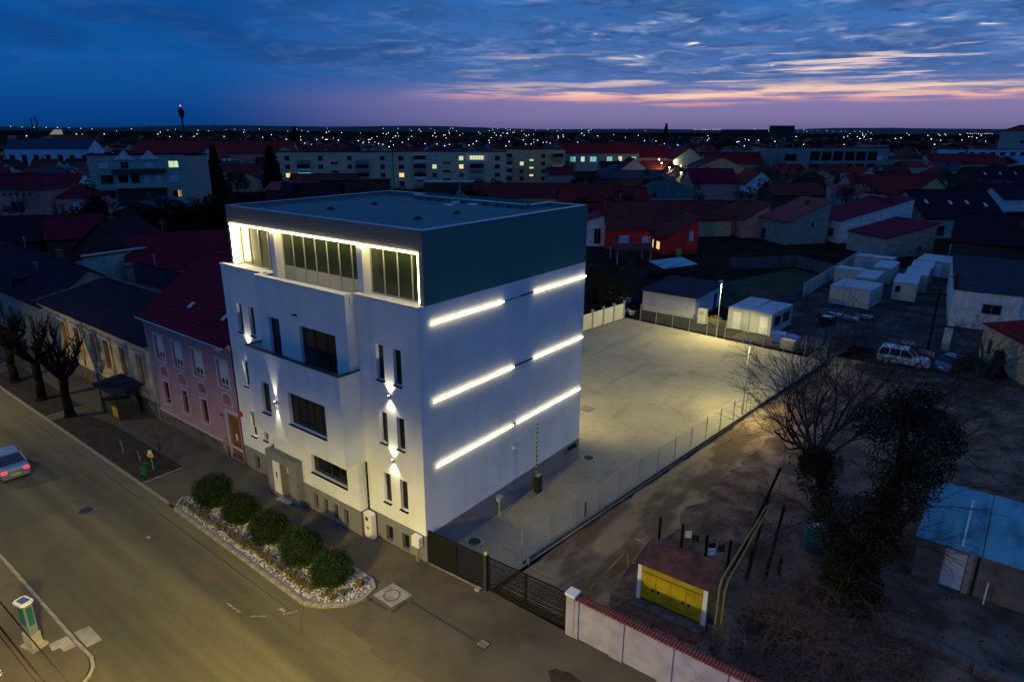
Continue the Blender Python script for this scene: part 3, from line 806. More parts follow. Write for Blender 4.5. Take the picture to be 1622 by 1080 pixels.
# slab with round cover, drain line and grate in the driveway
sl = thing('manhole', 'round manhole cover set in a pale square concrete slab by the planting bed', 'manhole', (.48, -2.9, 0))
G().prism([(-.72, -.55), (-.67, .65), (.77, .62), (.63, -.59)], .002, .012).ob('slab', 'concrete', sl)
G().lathe([(.42, .012), (.42, .02), (.36, .02), (.36, .012)], 24).ob('rim', 'concrete_dark', sl); G().lathe([(.35, .012), (.35, .018)], 24).ob('cover', 'concrete', sl)
dl = thing('channel_drain', 'line of dark slotted drain blocks running across the driveway', 'drain', (0, 0, 0))
slot = G().box(-.055, -.08, 0, .055, .08, .014).mesh('slot', 'tar'); rim = G().box(-.075, -.11, 0, .075, .11, .008).mesh('block', 'concrete_dark')
pts = [(-1.5 + .19 * i, -2.62) for i in range(5)] + [(-.1 - .0 * i, -3.72) for i in range(1)] + [(-.55 + .19 * i, -3.72) for i in range(9)] + [(1.38, -3.6 + .19 * i) for i in range(5)] + [(1.55 + .19 * i, -2.63) for i in range(22)]
for x, y in pts:
    z = 0 if y > -3.4 else (y + 3.4) * .0436
    b_ = link('block', rim, dl, (x, y, z)); link('slot', slot, b_)
gr = thing('drain_grate', 'square iron drain grate in the asphalt at the end of the slotted drain line', 'grate', (6.03, -2.6, 0))
G().box(-.27, -.25, .001, .27, .25, .008).ob('frame', 'tar', gr)
for i in range(5):
    for j in range(2): G().box(-.22 + i * .09, -.2 + j * .21, .008, -.17 + i * .09, -.03 + j * .21, .02).ob('bar', 'concrete', gr)

# patched and cracked asphalt
for k, (px, py, w_, d_, m_) in enumerate(((235, 851, .34, .2, 'concrete'), (447, 966, .4, .16, 'concrete'), (330, 905, 2.2, 1.1, 'asphalt_pavement'), (620, 1030, 1.6, 1.3, 'asphalt_pavement'), (140, 800, 2.6, 1.0, 'asphalt_pavement'))):
    p = at(px, py, -.1); patch('road_patch', [(p.x - w_ / 2, p.y - d_ / 2), (p.x + w_ / 2, p.y - d_ / 2 + .05), (p.x + w_ / 2 - .06, p.y + d_ / 2), (p.x - w_ / 2 + .04, p.y + d_ / 2)], m_, -.093)
rr = random.Random(17)
for k in range(9):
    p = at(rr.uniform(120, 800), rr.uniform(760, 1060), -.1)
    if not (-13.3 < p.y < -6.3): continue
    pts_ = [(p.x, p.y)]; q = rr.uniform(-.5, .5) + (PI / 2 if k % 3 == 0 else 0)
    for i in range(rr.randint(6, 12)): q += rr.gauss(0, .3); pts_.append((pts_[-1][0] + .35 * math.cos(q), pts_[-1][1] + .35 * math.sin(q)))
    seam(pts_, .018)
rm = thing('manhole', 'dark round manhole cover in the roadway near the left edge', 'manhole', (-19.5, -8.9, -.1)); G().lathe([(.36, .006), (.36, .012)], 20).ob('cover', 'tar', rm); G().lathe([(.44, .003), (.44, .009), (.37, .009), (.37, .003)], 20).ob('rim', 'concrete_dark', rm)
# ---------------------------------------------------------------- street things
bn = thing('litter_bin', 'green open litter bin on a post in the soil verge', 'litter bin', (-20.5, -5.0, 0), .3)
G().lathe([(.20, .28), (.27, .95), (.29, .95), (.29, 1.0), (.25, 1.0), (.2, .5)], 12).ob('bucket', 'green_plastic', bn)
G().tube((-.3, 0, 0), (-.3, 0, 1.15), .03).ob('post', 'dark_metal', bn); G().box(-.3, -.03, .75, -.2, .03, .8).ob('bracket', 'dark_metal', bn)
sg = thing('notice_board', 'small white and yellow notice on a bent post in the verge', 'sign', (-21.2, -4.2, 0), .5)
G().tube((0, 0, 0), (0, 0, 1.2), .03).ob('post', 'galvanised', sg)
G().box(-.22, -.06, .95, .22, -.035, 1.22).ob('yellow_plate', 'yellow_lacquer', sg); G().box(-.15, -.06, 1.23, .13, -.035, 1.45).ob('white_plate', 'white_plastic', sg)
for i, x in enumerate((-22.6, -25.2)):
    hp = thing('hoop_stake', ('pale leaning stake standing left of the yellow notice', 'pale bent stake in the middle of the soil verge')[i], 'stake', (x, -4.4, 0))
    G().path([(0, 0, 0), (.05, 0, .5), (-.08, 0, .9), (-.25, 0, 1.0)], [.03, .03, .025, .02]).ob('stake', 'kerb', hp)
to = thing('advertising_pillar', 'leaning grey pillar with blue panel and white cap on the near pavement', 'pillar', (-9.3, -14.75, 0), R(14))
G().prism([(-.42, -.34), (.42, -.34), (.42, .34), (-.42, .34)], 0, .12).ob('base_slab', 'concrete', to)
bevel(G().box(-.30, -.22, .12, .30, .22, .75).ob('base', 'concrete', to)); bevel(G().box(-.26, -.18, .752, .26, .18, 2.25).ob('body', mat('pillar_grey', (.16, .17, .19), .6), to))
G().box(-.16, -.2, 1.25, .2, -.182, 2.1).ob('panel', mat('teal_panel', (.012, .10, .13), .5), to); G().box(.262, -.12, 1.2, .27, .12, 2.1).ob('panel', 'teal_panel', to)
G().prism([(-.34, -.14), (-.26, -.26), (.26, -.26), (.34, -.14), (.34, .14), (.26, .26), (-.26, .26), (-.34, .14)], 2.252, 2.36).ob('cap', 'white_plastic', to)
G().box(-.22, -.16, 2.36, .22, .16, 2.375).ob('cap_panel', mat('cap_blue', (.03, .07, .16), .5), to)
# overhead cables on the near pavement, between poles outside the frame
for x_, l_ in ((9.0, 'concrete utility pole carrying the black cables, near end'), (-40.0, 'concrete utility pole carrying the black cables, far end')):
    up_ = thing('utility_pole', l_, 'pole', (x_, -16.9, 0)); G().tube((0, 0, 0), (0, 0, 8.2), .16, .10, 8).ob('pole', 'concrete', up_); G().box(-.06, -.1, 6.6, .06, 1.0, 6.72).ob('cross_arm', 'galvanised', up_)
for k, (y_, rr_, zz) in enumerate(((-16.36, .022, 6.7), (-16.78, .034, 6.72), (-16.92, .016, 6.74))):
    gm = G(); P = [(-40 + 49 * i / 16, y_, zz - .8 * 4 * (i / 16) * (1 - i / 16)) for i in range(17)]
    gm.path(P, [rr_] * 17, 5)
    tag(gm.ob('overhead_cable', 'cable_black'), ('thin black cable strung nearest the blue panelled pillar', 'thick black cable strung left of the thin one', 'thinnest cable, strung lowest at the corner')[k], 'cable')
# street lamps that light the road and pavement
def street_lamp(x, y, ang, label, e, col=(1, .75, .19), h=8.2, arm=1.6, group='street lamps along the near pavement'):
    sl_ = thing('street_lamp', label, 'street lamp', (x, y, 0), ang, group)
    G().tube((0, 0, 0), (0, 0, h), .09, .055, 8).tube((0, 0, h), (arm, 0, h + .35), .04, .035, 6).ob('pole', 'galvanised', sl_)
    hd = G().box(arm - .1, -.14, h + .26, arm + .55, .14, h + .40).ob('lamp_head', 'galvanised', sl_)
    G().box(arm - .05, -.11, h + .235, arm + .5, .11, h + .258).ob('diffuser', 'lamp_glow', hd)
    lamp('SPOT', 'street_light', (arm + .22, 0, h + .2), e, col, sl_, (arm + .22 + 1.62, 0, 0), R(162), .48, .40)
    return sl_
street_lamp(3.5, -20, R(100), 'street lamp on the near pavement opposite the white office block', 17500)
street_lamp(-18, -17.5, R(80), 'street lamp on the near pavement opposite the pink house', 1900)
street_lamp(-42, -17.0, PI / 2, 'street lamp on the near pavement opposite the long cream house', 5000)
street_lamp(21, -7.5, R(100), 'street lamp on the pavement opposite the white boundary wall', 1100, (.80, .82, 1.0))

# ---------------------------------------------------------------- cars
def car(name, label, body, loc, rz, L=4.4, Wd=1.76, Hh=1.45, suv=False, lights_on=False, group=None):
    t = thing(name, label, 'car', loc, rz, group)               # front along +x
    h = Hh; b = .62 * h if not suv else .60 * h
    lo = .22 if not suv else .30
    def loft(st, nm, m, par, cl=0):
        gm = G(); n_ = len(st[0])
        for s_ in st: gm.v += s_
        for i in range(len(st) - 1):
            for j in range(n_ - 1):
                a0 = i * n_ + j
                gm.f.append((a0, a0 + 1, a0 + n_ + 1, a0 + n_)); gm.m.append(0)
        gm.f.append(tuple(range(n_))); gm.m.append(0); gm.f.append(tuple(range((len(st) - 1) * n_, len(st) * n_))); gm.m.append(0)
        return gm.ob(nm, m, par, smooth=False)
    def sec(x, zt, w, zb=lo):
        return [(x, -w * .93, zb), (x, -w, zb + .18), (x, -w, zt - .14), (x, -w * .9, zt), (x, w * .9, zt), (x, w, zt - .14), (x, w, zb + .18), (x, w * .93, zb)]
    w = Wd / 2
    if suv: xs = [(-.5, b * .72, .86), (-.485, b * .98, .95), (-.3, b, 1), (0, b, 1), (.2, b * .99, 1), (.34, b * .93, .98), (.46, b * .84, .92), (.5, b * .62, .84)]
    else: xs = [(-.5, b * .74, .86), (-.48, b * .97, .94), (-.33, b, 1), (0, b, 1), (.2, b * .97, 1), (.38, b * .86, .96), (.47, b * .74, .9), (.5, b * .55, .84)]
    bd = loft([sec(x * L, z, w * k) for x, z, k in xs], 'body', body, t)
    bevel(bd, .03)
    # cabin: glass band with painted roof and posts
    if suv: rear_b, rear_t, fr_t, fr_b = -.485, -.42, .06, .22
    else: rear_b, rear_t, fr_t, fr_b = -.36, -.22, .06, .24
    zt = h - .05; wi, wt = w * .92, w * .74
    P = [(rear_b * L, wi, b - .02), (fr_b * L, wi, b - .02), (fr_t * L, wt, zt), (rear_t * L, wt, zt)]
    gm = G()
    A = [(x, -y, z) for x, y, z in P]; B_ = [(x, y, z) for x, y, z in P]
    gm.add(A + B_, [(0, 1, 2, 3), (7, 6, 5, 4), (1, 5, 6, 2), (0, 3, 7, 4), (3, 2, 6, 7)])
    gm.ob('windows', 'glass', t)
    gm = G()
    gm.slab([(rear_t * L - .04, -wt - .01, zt + .045), (fr_t * L + .04, -wt - .01, zt + .045), (fr_t * L + .04, wt + .01, zt + .045), (rear_t * L - .04, wt + .01, zt + .045)], .07)
    for s in (-1, 1):
        for (p, q) in ((P[0], P[3]), (P[1], P[2])):
            gm.tube((p[0], s * p[1], p[2]), (q[0], s * q[1], q[2]), .045, n=4)
        gm.tube(((-.06) * L, s * wi, b), ((-.06) * L, s * wt, zt), .04, n=4)
        if suv: gm.tube((-.27 * L, s * wi, b), (-.26 * L, s * wt, zt), .06, n=4)
    gm.ob('roof', body, t)
    wr = .31 if not suv else .36
    for sx in (-.31, .31):
        for s in (-1, 1):
            wh = G().tube((sx * L, s * (w - .2), wr), (sx * L, s * (w + .012), wr), wr, n=16).ob('wheel', 'black_plastic', t)
            G().tube((sx * L, s * (w + .012), wr), (sx * L, s * (w + .024), wr), wr * .62, wr * .55, n=10).ob('rim', 'galvanised', wh)
    for s in (-1, 1):
        gm = G().box(-.5 * L - .012, s * w * .52, b * .66, -.487 * L, s * w * .86, b * .86)
        gm.ob('tail_light', 'tail_lit' if lights_on else 'red_plastic', t)
        G().box(.478 * L, s * w * .5, b * .55, .497 * L + .01, s * w * .85, b * .72).ob('headlight', 'white_plastic', t)
        G().box(.16 * L, s * (w - .02), b - .02, .20 * L, s * (w + .16), b + .12).ob('mirror', body, t)
    G().box(-.5 * L - .014, -.26, b * .42, -.495 * L, .26, b * .58).ob('licence_plate', 'yellow_lacquer' if lights_on else 'white_plastic', t)
    G().box(-.5 * L - .03, -w * .84, lo, -.47 * L, w * .84, lo + .16).ob('bumper', 'black_plastic' if suv else body, t)
    return t
mat('tail_lit', (.6, .02, .02), .4, emit=(1, .03, .05), estr=2.2)
mat('silver_paint', (.36, .44, .52), .28, metal=.6, spec=.5)
mat('white_paint_car', (.55, .56, .58), .3, spec=.5)
mat('red_paint_car', (.36, .015, .035), .3, spec=.5)
mat('blue_paint_car', (.02, .16, .34), .3, spec=.5)
car('parked_car', 'silver saloon car with its red tail lights on, on the road at the left edge', 'silver_paint', (-29.05, -10.1, -.096), PI - .02, lights_on=True)
car('parked_car', 'white off-road car parked behind the bare tree branches', 'white_paint_car', (14.3, 50.6, -.1), R(2), L=4.5, Wd=1.82, Hh=1.72, suv=True)
car('parked_car', 'red car half hidden behind the white off-road car', 'red_paint_car', (14.4, 53.6, -.1), R(4), L=4.2)
car('parked_car', 'small blue car at the right of the white off-road car under the branches', 'blue_paint_car', (18.3, 52.2, -.1), R(65), L=3.9)

# ---------------------------------------------------------------- gate, boundary wall, fences
ga = R(2.2)
gt = thing('slatted_gate', 'black horizontal slat sliding gate between the office corner and the white wall', 'gate', (.06, .08, 0), ga)
def slats(x0, x1, n_, hh_, y=0.0):
    pitch = 1.72 / n_
    me = G().box(0, -.012, 0, x1 - x0, .012, hh_).mesh('slat', 'dark_metal')
    for i in range(n_): link('slat', me, gt, (x0, y, .12 + i * pitch))
slats(.08, 1.86, 16, .094); slats(1.94, 3.5, 16, .074)
slats(3.96, 5.98, 13, .070, .05); slats(6.12, 8.2, 13, .070, .05)
for x, w_, y in ((.04, .05, 0), (1.9, .05, 0), (3.53, .06, 0), (3.93, .06, .05), (6.05, .14, .05), (8.26, .16, .05)):
    G().box(x - w_ / 2, y - .04, .04, x + w_ / 2, y + .04, 1.92).ob('post', 'dark_metal', gt)
for x0, x1, y in ((.06, 3.56, 0), (3.9, 8.3, .05)):
    G().box(x0, y - .035, 1.86, x1, y + .035, 1.92).ob('rail', 'dark_metal', gt); G().box(x0, y - .035, .05, x1, y + .035, .115).ob('rail', 'dark_metal', gt)
bevel(G().box(3.62, -.1, 0, 3.86, .14, 2.0).ob('gate_post', 'anthracite', gt))
G().lathe([(.06, 2.0), (.09, 2.08), (.05, 2.16)], 10, (3.74, .02, 0)).ob('beacon', 'yellow_lacquer', gt)
G().box(.1, -.14, .0, 3.5, -.05, .03).ob('guide_track', 'kerb', gt); G().box(3.3, -.36, 0, 3.58, -.1, .1).ob('stop_block', 'concrete', gt)

bw = thing('boundary_wall', 'white plastered boundary wall with pilasters and a red brick coping', 'wall', (8.5, .34, 0), R(.6))
mat('lilac_render', (.33, .32, .45), .8, var=.18, scale=1.3, bump=.2)
G().box(.42, -.10, -.1, 22, .12, 1.98).ob('wall_panel', 'lilac_render', bw)
for i in range(12):
    G().box(2.2 * i + (.0 if i else .02), -.17, -.1, 2.2 * i + .62, -.102, 1.97).ob('pilaster', 'lilac_render', bw)
G().box(.0, -.2, -.1, .40, .2, 2.12).ob('gate_pier', 'lilac_render', bw); G().prism([(-.05, -.26), (.46, -.26), (.46, .26), (-.05, .26)], 2.122, 2.24).ob('pier_cap', 'white_plastic', bw)
mat('brick', (.22, .055, .042), .85, var=.5, scale=5); mat('mortar', (.25, .22, .20), .9)
G().box(.42, -.16, 1.982, 22, .2, 2.02).ob('mortar_bed', 'mortar', bw)
rr = random.Random(8)
bms = [bevel_mesh(.10, .44, 0, .075, 'brick', .01) for _ in range(1)]
for i in range(150):
    o = link('brick', bms[0], bw, (.5 + i * .132, .0 + rr.uniform(-.012, .012), 2.022 + rr.uniform(0, .012)), rr.uniform(-.05, .05))

fe = thing('wire_fence', 'wire mesh fence on thin steel posts along the right side of the parking court', 'fence', (0, 0, 0))
A_, B2 = Vector((3.98, 2.95, 0)), Vector((8.25, 46.2, 0))
nP = 20
post = G().tube((0, 0, -.1), (0, 0, 1.95), .032, n=6).tube((0, 0, 1.95), (0, 0, 1.99), .045, .03, n=6).mesh('post', 'galvanised')
L_ = (B2 - A_).length / nP; an_ = math.atan2((B2 - A_).y, (B2 - A_).x)
gm = G()
for k in range(10): gm.tube((.03, 0, .16 + k * .19), (L_ - .03, 0, .16 + k * .19), .007, n=3)
for k in range(1, 22): gm.tube((k * L_ / 22, 0, .14), (k * L_ / 22, 0, 1.9), .0055, n=3)
pnl = gm.mesh('mesh_panel', 'galvanised')
for i in range(nP + 1):
    p = A_ + (B2 - A_) * (i / nP)
    link('post', post, fe, tuple(p))
    if i < nP: link('mesh_panel', pnl, fe, tuple(p), an_)
kme = G().box(.01, -.06, -.13, L_ - .01, .06, .12).mesh('kerb_stone', 'concrete_dark')
for i in range(nP): link('kerb_stone', kme, fe, tuple(A_ + (B2 - A_) * (i / nP)), an_)
f2 = thing('wire_fence', 'wire mesh fence on steel posts across the far end of the parking court', 'fence', (0, 0, 0))
A_, B2 = Vector((-12.9, 48.55, 0)), Vector((8.15, 47.3, 0)); nP = 10
L2 = (B2 - A_).length / nP; an2 = math.atan2((B2 - A_).y, (B2 - A_).x)
for i in range(nP + 1):
    p = A_ + (B2 - A_) * (i / nP); link('post', post, f2, tuple(p))
    if i < nP:
        o = link('mesh_panel', pnl, f2, tuple(p), an2); o.scale = (L2 / L_, 1, 1)
o = G().box(-.05, -.05, 0, .05, .05, 1.7).ob('corner_post', 'dark_metal', f2, (8.35, 47.2, 0))
tk = thing('fence_stake', 'short dark stake standing at the wire fence in the parking court', 'stake', (4.2, 8.75, 0)); G().box(-.05, -.05, 0, .05, .05, .95).ob('stake', 'black_plastic', tk)
bf = thing('bottle_lamp', 'small pale garden lamp at the foot of the fence by the gate', 'lamp', (4.25, 3.1, 0)); G().lathe([(.06, 0), (.1, .1), (.09, .3), (.04, .4)], 8).ob('body', 'kerb', bf)
cw = thing('panel_wall', 'white concrete panel wall between posts at the far left of the parking court', 'wall', (0, 0, 0))
A_, B2 = Vector((-16.55, 34.0, 0)), Vector((-14.85, 48.0, 0)); nP = 7
mat('white_panel_paint', (.60, .57, .47), .7, var=.1, scale=1)
for i in range(nP + 1):
    p = A_ + (B2 - A_) * (i / nP)
    G().box(-.11, -.11, 0, .11, .11, 2.1).box(-.15, -.15, 2.1, .15, .15, 2.2).ob('post', 'concrete', cw, tuple(p))
    if i < nP:
        l_ = (B2 - A_).length / nP
        G().box(.12, -.04, .02, l_ - .12, .04, 1.88).ob('wall_panel', 'white_panel_paint', cw, tuple(p), math.atan2((B2 - A_).y, (B2 - A_).x))
# lamp posts of the court
def lot_lamp(x, y, h, tgt, e, label):
    t = thing('lamp_post', label, 'street lamp', (x, y, 0), 0, 'lamp posts of the parking court')
    G().tube((0, 0, 0), (0, 0, 1.0), .09, n=8).tube((0, 0, 1.0), (0, 0, h), .055, .04, 8).ob('pole', 'galvanised', t)
    d = (Vector(tgt) - Vector((x, y, h))); d.z = 0; d.normalize(); q = math.atan2(d.y, d.x)
    hd = G().box(-.05, -.11, -.04, .55, .11, .04).ob('lamp_head', 'galvanised', t, (0, 0, h), q)
    G().box(.1, -.08, -.048, .5, .08, -.042).ob('diffuser', 'lamp_soft', hd)
    lamp('SPOT', 'court_light', (d.x * .35, d.y * .35, h - .08), e, (1, .87, .36), t, tuple(Vector(tgt) - Vector((x, y, 0))), R(164), .35, .1)
lot_lamp(-3.2, 47.65, 6.3, (-3.6, 44.6, 0), 5000, 'tall lamp post at the far end of the court by the white garage')
lot_lamp(6.25, 29.0, 6.1, (2.0, 27.0, 0), 3000, 'tall lamp post inside the wire fence halfway down the court')

# ---------------------------------------------------------------- yard on the right of the track
mat('yellow_metal', (.42, .31, .012), .5, var=.3, scale=1.2); mat('rust_roof', (.12, .045, .028), .8, var=.5, scale=1.5)
yc = thing('gas_cabinet', 'yellow steel gas cabinet with a rust brown lean-to roof and white corner posts', 'cabinet', tuple(at(1010, 947, -.1)), R(2))
wY, dY, hY = 3.25, 1.5, 2.12
bevel(G().box(.1, 0, .05, wY - .1, dY, hY).ob('body', 'yellow_metal', yc))
for x in (-.08, wY - .12): G().box(x, -.03, 0, x + .2, .12, hY + .02).ob('corner_post', 'white_plastic', yc)
for k in range(4):
    x = .16 + k * .745
    dd = G().box(x, -.03, .2, x + .70, -.002, 1.62).ob('door', 'yellow_metal', yc)
    if k in (0, 1, 2, 3): G().box(x + (.52 if k % 2 == 0 else .06), -.045, .75, x + (.64 if k % 2 == 0 else .18), -.031, .9).ob('lock', 'black_plastic', dd)
G().box(.14, -.02, 1.67, wY - .14, -.002, 2.06).ob('front_panel', 'yellow_metal', yc); G().box(.12, -.012, 1.625, wY - .14, -.001, 1.665).ob('seam_strip', 'rust_roof', yc); G().box(.14, -.02, .06, wY - .14, -.001, .19).ob('kick_plate', 'rust_roof', yc)
G().slab([(-.2, -.25, 2.18), (wY + .2, -.25, 2.18), (wY + .2, dY + .2, 2.45), (-.2, dY + .2, 2.45)], .06).ob('roof', 'rust_roof', yc)
G().box(-.1, -.6, 0, wY + .1, -.04, .08).ob('step_slab', 'concrete_dark', yc)
ys = patch('brick_paving', [tuple(at(*p, -.1)[:2]) for p in ((965, 940), (1035, 962), (1120, 1005), (1100, 1022), (1020, 985))], 'rust_roof', -.088)
mat('yellow_pipe', (.26, .19, .03), .5, var=.3, scale=2)
for i, (p0, top) in enumerate((((1129, 1022), 3.4), ((1138, 1021), 3.2))):
    b_ = at(*p0, -.1); t = thing('gas_pipe', ('yellow gas riser pipe, left of the pair beside the yellow cabinet', 'yellow gas riser pipe, right of the pair, bent over the yard')[i], 'pipe', tuple(b_))
    e1 = at(1140 + i * 12, 915, top) - b_; e2 = at(1215 + i * 6, 800, top + .8) - b_
    G().path([(0, 0, 0), (0, 0, top - .3), (e2.x * .04, e2.y * .04, top), tuple(e2)], [.05, .05, .045, .04], 8).ob('pipe', 'yellow_pipe', t)
    G().tube((0, 0, .9), (0, 0, 1.0), .1, n=8).ob('flange', 'yellow_pipe', t)
hr = thing('yellow_handrail', 'bent yellow pipe rail along the track by the yellow cabinet', 'handrail', tuple(at(936, 930, -.1)))
o0 = at(936, 930, -.1)
q = [at(936, 930, 0) - o0, at(993, 872, .9) - o0, at(996, 900, -.1) - o0]
G().path([tuple(q[0]), tuple(q[1]), tuple(q[2])], [.035] * 3, 6).tube(tuple(q[0]), tuple(q[0] - Vector((0, 0, .3))), .035).ob('rail', 'yellow_pipe', hr)
q = [at(1005, 874, -.1) - o0, at(1005.5, 853, 1.2) - o0, at(1029, 862, 1.2) - o0, at(1029, 880, 0) - o0]
G().path([tuple(v) for v in q], [.035] * 4, 6).ob('rail', 'yellow_pipe', hr)
pf = thing('wire_fence', 'rusty wire fence on wooden posts behind the yellow cabinet with small notices', 'fence', (0, 0, 0))
fp = [at(1043, 863, -.1), at(1078, 875, -.1), at(1116, 893, -.1), at(1152, 902, -.1), at(1185, 915, -.1)]
for p in fp: G().box(-.06, -.06, 0, .06, .06, 1.75).ob('post', 'bark', pf, tuple(p), .6)
for p, q_ in zip(fp, fp[1:]):
    gm = G(); l_ = (q_ - p).length
    for k in range(7): gm.tube((0, 0, .2 + k * .22), (l_, 0, .2 + k * .22), .005, n=3)
    for k in range(1, 10): gm.tube((k * l_ / 10, 0, .15), (k * l_ / 10, 0, 1.6), .004, n=3)
    gm.ob('mesh_panel', 'twig', pf, tuple(p), math.atan2((q_ - p).y, (q_ - p).x))
for k, (px, py, m_) in enumerate(((1090, 846, 'white_plastic'), (1102, 852, 'black_plastic'), (1128, 864, 'black_plastic'), (1127, 873, 'white_plastic'), (1143, 868, 'black_plastic'))):
    p = at(px, py, 1.0); tag(G().box(-.18, -.02, -.2, .18, 0, .2).ob('notice_plate', m_, None, tuple(p), R(38)), ('white square notice leftmost on the rusty fence', 'dark square notice next to the leftmost white one', 'dark square notice above the lower white one', 'white square notice below a dark one on the rusty fence', 'dark square notice rightmost on the rusty fence')[k], 'notice')
pole_l = ('leftmost dark wooden pole leaning over the yard behind the yellow pipes', 'middle dark wooden pole in the yard near the ivy tree', 'short dark post in the yard right of the wooden poles', 'dark timber beam slanting up from the yellow pipes')
for k, (b_, h_, lean) in enumerate(((at(1182, 919, -.1), 4.6, (.3, .9)), (at(1211, 919, -.1), 4.3, (.35, .3)), (at(1234, 911, -.1), 1.0, (0, 0)), (at(1160, 905, -.1), 5.2, (1.0, 2.6)))):
    t = thing('timber_pole', pole_l[k], 'pole', tuple(b_)); G().tube((0, 0, 0), (lean[0], lean[1], h_), .09, .07, 7).ob('pole', 'bark', t)

# blue-roofed shed
mat('blue_sheet', (.13, .36, .40), .6, col2=(.05, .15, .17), scale=.9, stretch=(1, .35, 1), lo=.42, hi=.7); mat('tan_render', (.16, .135, .11), .85, var=.35, scale=1)
bs = thing('yard_shed', 'tan shed with a big pale blue sheet roof at the right edge', 'shed', (20.05, 14.7, -.1), R(-.5))
G().box(0, 0, 0, 9, 5.2, 2.35).ob('wall', 'tan_render', bs)
rf = G().slab([(-.12, -.35, 2.42), (2.62, -.35, 2.42), (2.62, 5.6, 2.95), (-.12, 5.6, 2.95)], .05).ob('roof_sheet', 'blue_sheet', bs); G().slab([(2.66, -.35, 2.44), (9, -.35, 2.44), (9, 5.6, 2.97), (2.66, 5.6, 2.97)], .05).ob('roof_sheet', 'blue_sheet', bs)
G().box(1.75, .1, 2.52, 1.85, 4.6, 2.56).ob('flashing', 'white_plastic', bs).rotation_euler = (math.atan(.089), 0, 0)
d_ = G().box(1.2, -.03, .05, 2.1, -.002, 2.1).ob('door', 'blind', bs); G().tube((2.55, -.06, 0), (2.55, -.06, 2.4), .05).ob('downpipe', 'dark_metal', bs); G().box(2.15, -.06, .0, 2.4, -.004, 2.2).ob('door_frame', 'concrete', bs)
G().tube((3.1, -.4, 0), (3.1, -.35, 1.2), .04).ob('stand_pipe', 'white_plastic', bs)
wl_ = thing('low_wall', 'low grey garden wall running off at the bottom right corner', 'wall', (0, 0, -.1))
q = [at(1400, 1003, 0), at(1470, 1025, 0), at(1540, 1062, 0), at(1640, 1100, 0)]
for p, q_ in zip(q, q[1:]):
    l_ = (q_ - p).length; G().box(0, -.12, 0, l_ - .01, .12, .5).ob('wall_panel', 'concrete_dark', wl_, (p.x, p.y, 0), math.atan2((q_ - p).y, (q_ - p).x))
td = thing('dropped_tarp', 'small white rag caught in the ivy low on the trunk', 'rag', tuple(at(1322, 880, 1.9)))
gm = G(); rr = random.Random(2)
for k in range(9): gm.leaf((k * .09 - .4, .0, .05 * math.sin(k)), .22, rr)
gm.ob('rag', 'white_plastic', td)
ct = thing('teal_container', 'teal plastic water tank half hidden by the ivy trunk', 'tank', tuple(at(1288, 868, -.1)), R(25)); bevel(G().box(-.5, -.4, 0, .5, .4, 1.4).ob('body', mat('teal_plastic', (.015, .10, .12), .5), ct), .08); G().lathe([(.2, 1.4), (.2, 1.5)], 10).ob('lid', 'white_plastic', ct)

# ---------------------------------------------------------------- storage yard: garage, cabins, bins
mat('cabin_white', (.42, .43, .38), .55, var=.08, scale=1); mat('cabin_roof', (.34, .36, .38), .5, var=.15, scale=1); mat('garage_roof', (.028, .026, .040), .8, var=.3, scale=1, spec=.06)
mat('white_lime', (.58, .55, .52), .8, var=.12, scale=1)
gg = thing('garage', 'white garage with a dark low-pitched roof at the end of the court', 'garage', (-8.15, 53.2, -.05), 0)
G().box(-6.9, 0, 0, 0, 8.3, 2.65).ob('wall', 'white_lime', gg)
G().slab([(-7.1, -.3, 2.70), (.3, -.3, 2.70), (.3, 8.5, 3.05), (-7.1, 8.5, 3.05)], .16).ob('roof', 'garage_roof', gg)
G().box(.002, 5.8, 0, .05, 6.9, 2.0).ob('door', 'blue_plastic', gg)
mb = thing('meter_cabinet', 'tall beige meter cabinet at the right corner of the garage', 'cabinet', (-6.6, 51.9, 0)); bevel(G().box(-.5, -.3, 0, .5, .3, 1.75).ob('body', 'cabin_white', mb)); G().box(-.3, -.32, 1.1, .3, -.302, 1.5).ob('panel', 'concrete', mb)
rr = random.Random(4); gm = G().clump((0, 0, .7), .9, .6, .65, 500, .16, rr, inner=.2)
mat('yellow_leaf', (.14, .13, .01), .7); yp = thing('garden_bush', 'yellow green bush beside the meter cabinet at the garage corner', 'bush', (-4.9, 51.6, 0)); gm.ob('crown', 'yellow_leaf', yp); G().tube((0, 0, 0), (0, 0, .6), .04).ob('trunk', 'bark', yp)
def cabin(label, loc, rz, w, d, h=2.5, door=None, win=(), group='portable cabins'):
    t = thing('portable_cabin', label, 'cabin', loc, rz, group)
    G().box(0, 0, .08, w, d, h - .12).ob('body', 'cabin_white', t)
    G().box(-.03, -.03, h - .118, w + .03, d + .03, h).ob('roof', 'cabin_roof', t)
    for x in (-.02, w - .1):
        for y in (-.02, d - .1): G().box(x, y, 0, x + .12, y + .12, h - .12).ob('corner_post', 'cabin_roof', t)
    for i in range(1, int(d / 1.2)): G().box(w + .002, i * 1.2 - .03, .1, w + .018, i * 1.2 + .03, h - .13).ob('rib', 'cabin_roof', t)
    if door: G().box(door, -.04, .12, door + .9, -.004, 2.1).ob('door', 'white_plastic', t)
    for f_, u, z, ww, hh in win:
        if f_ == 'F': G().box(u, -.03, z, u + ww, -.003, z + hh).ob('window', 'glass', t)
        else: G().box(w + .003, u, z, w + .03, u + ww, z + hh).ob('window', 'glass', t)
    return t
cabin('white portable cabin with a door, left of the front pair by the court fence', (-3.62, 51.9, -.05), R(-2), 2.42, 6.4, door=.6)
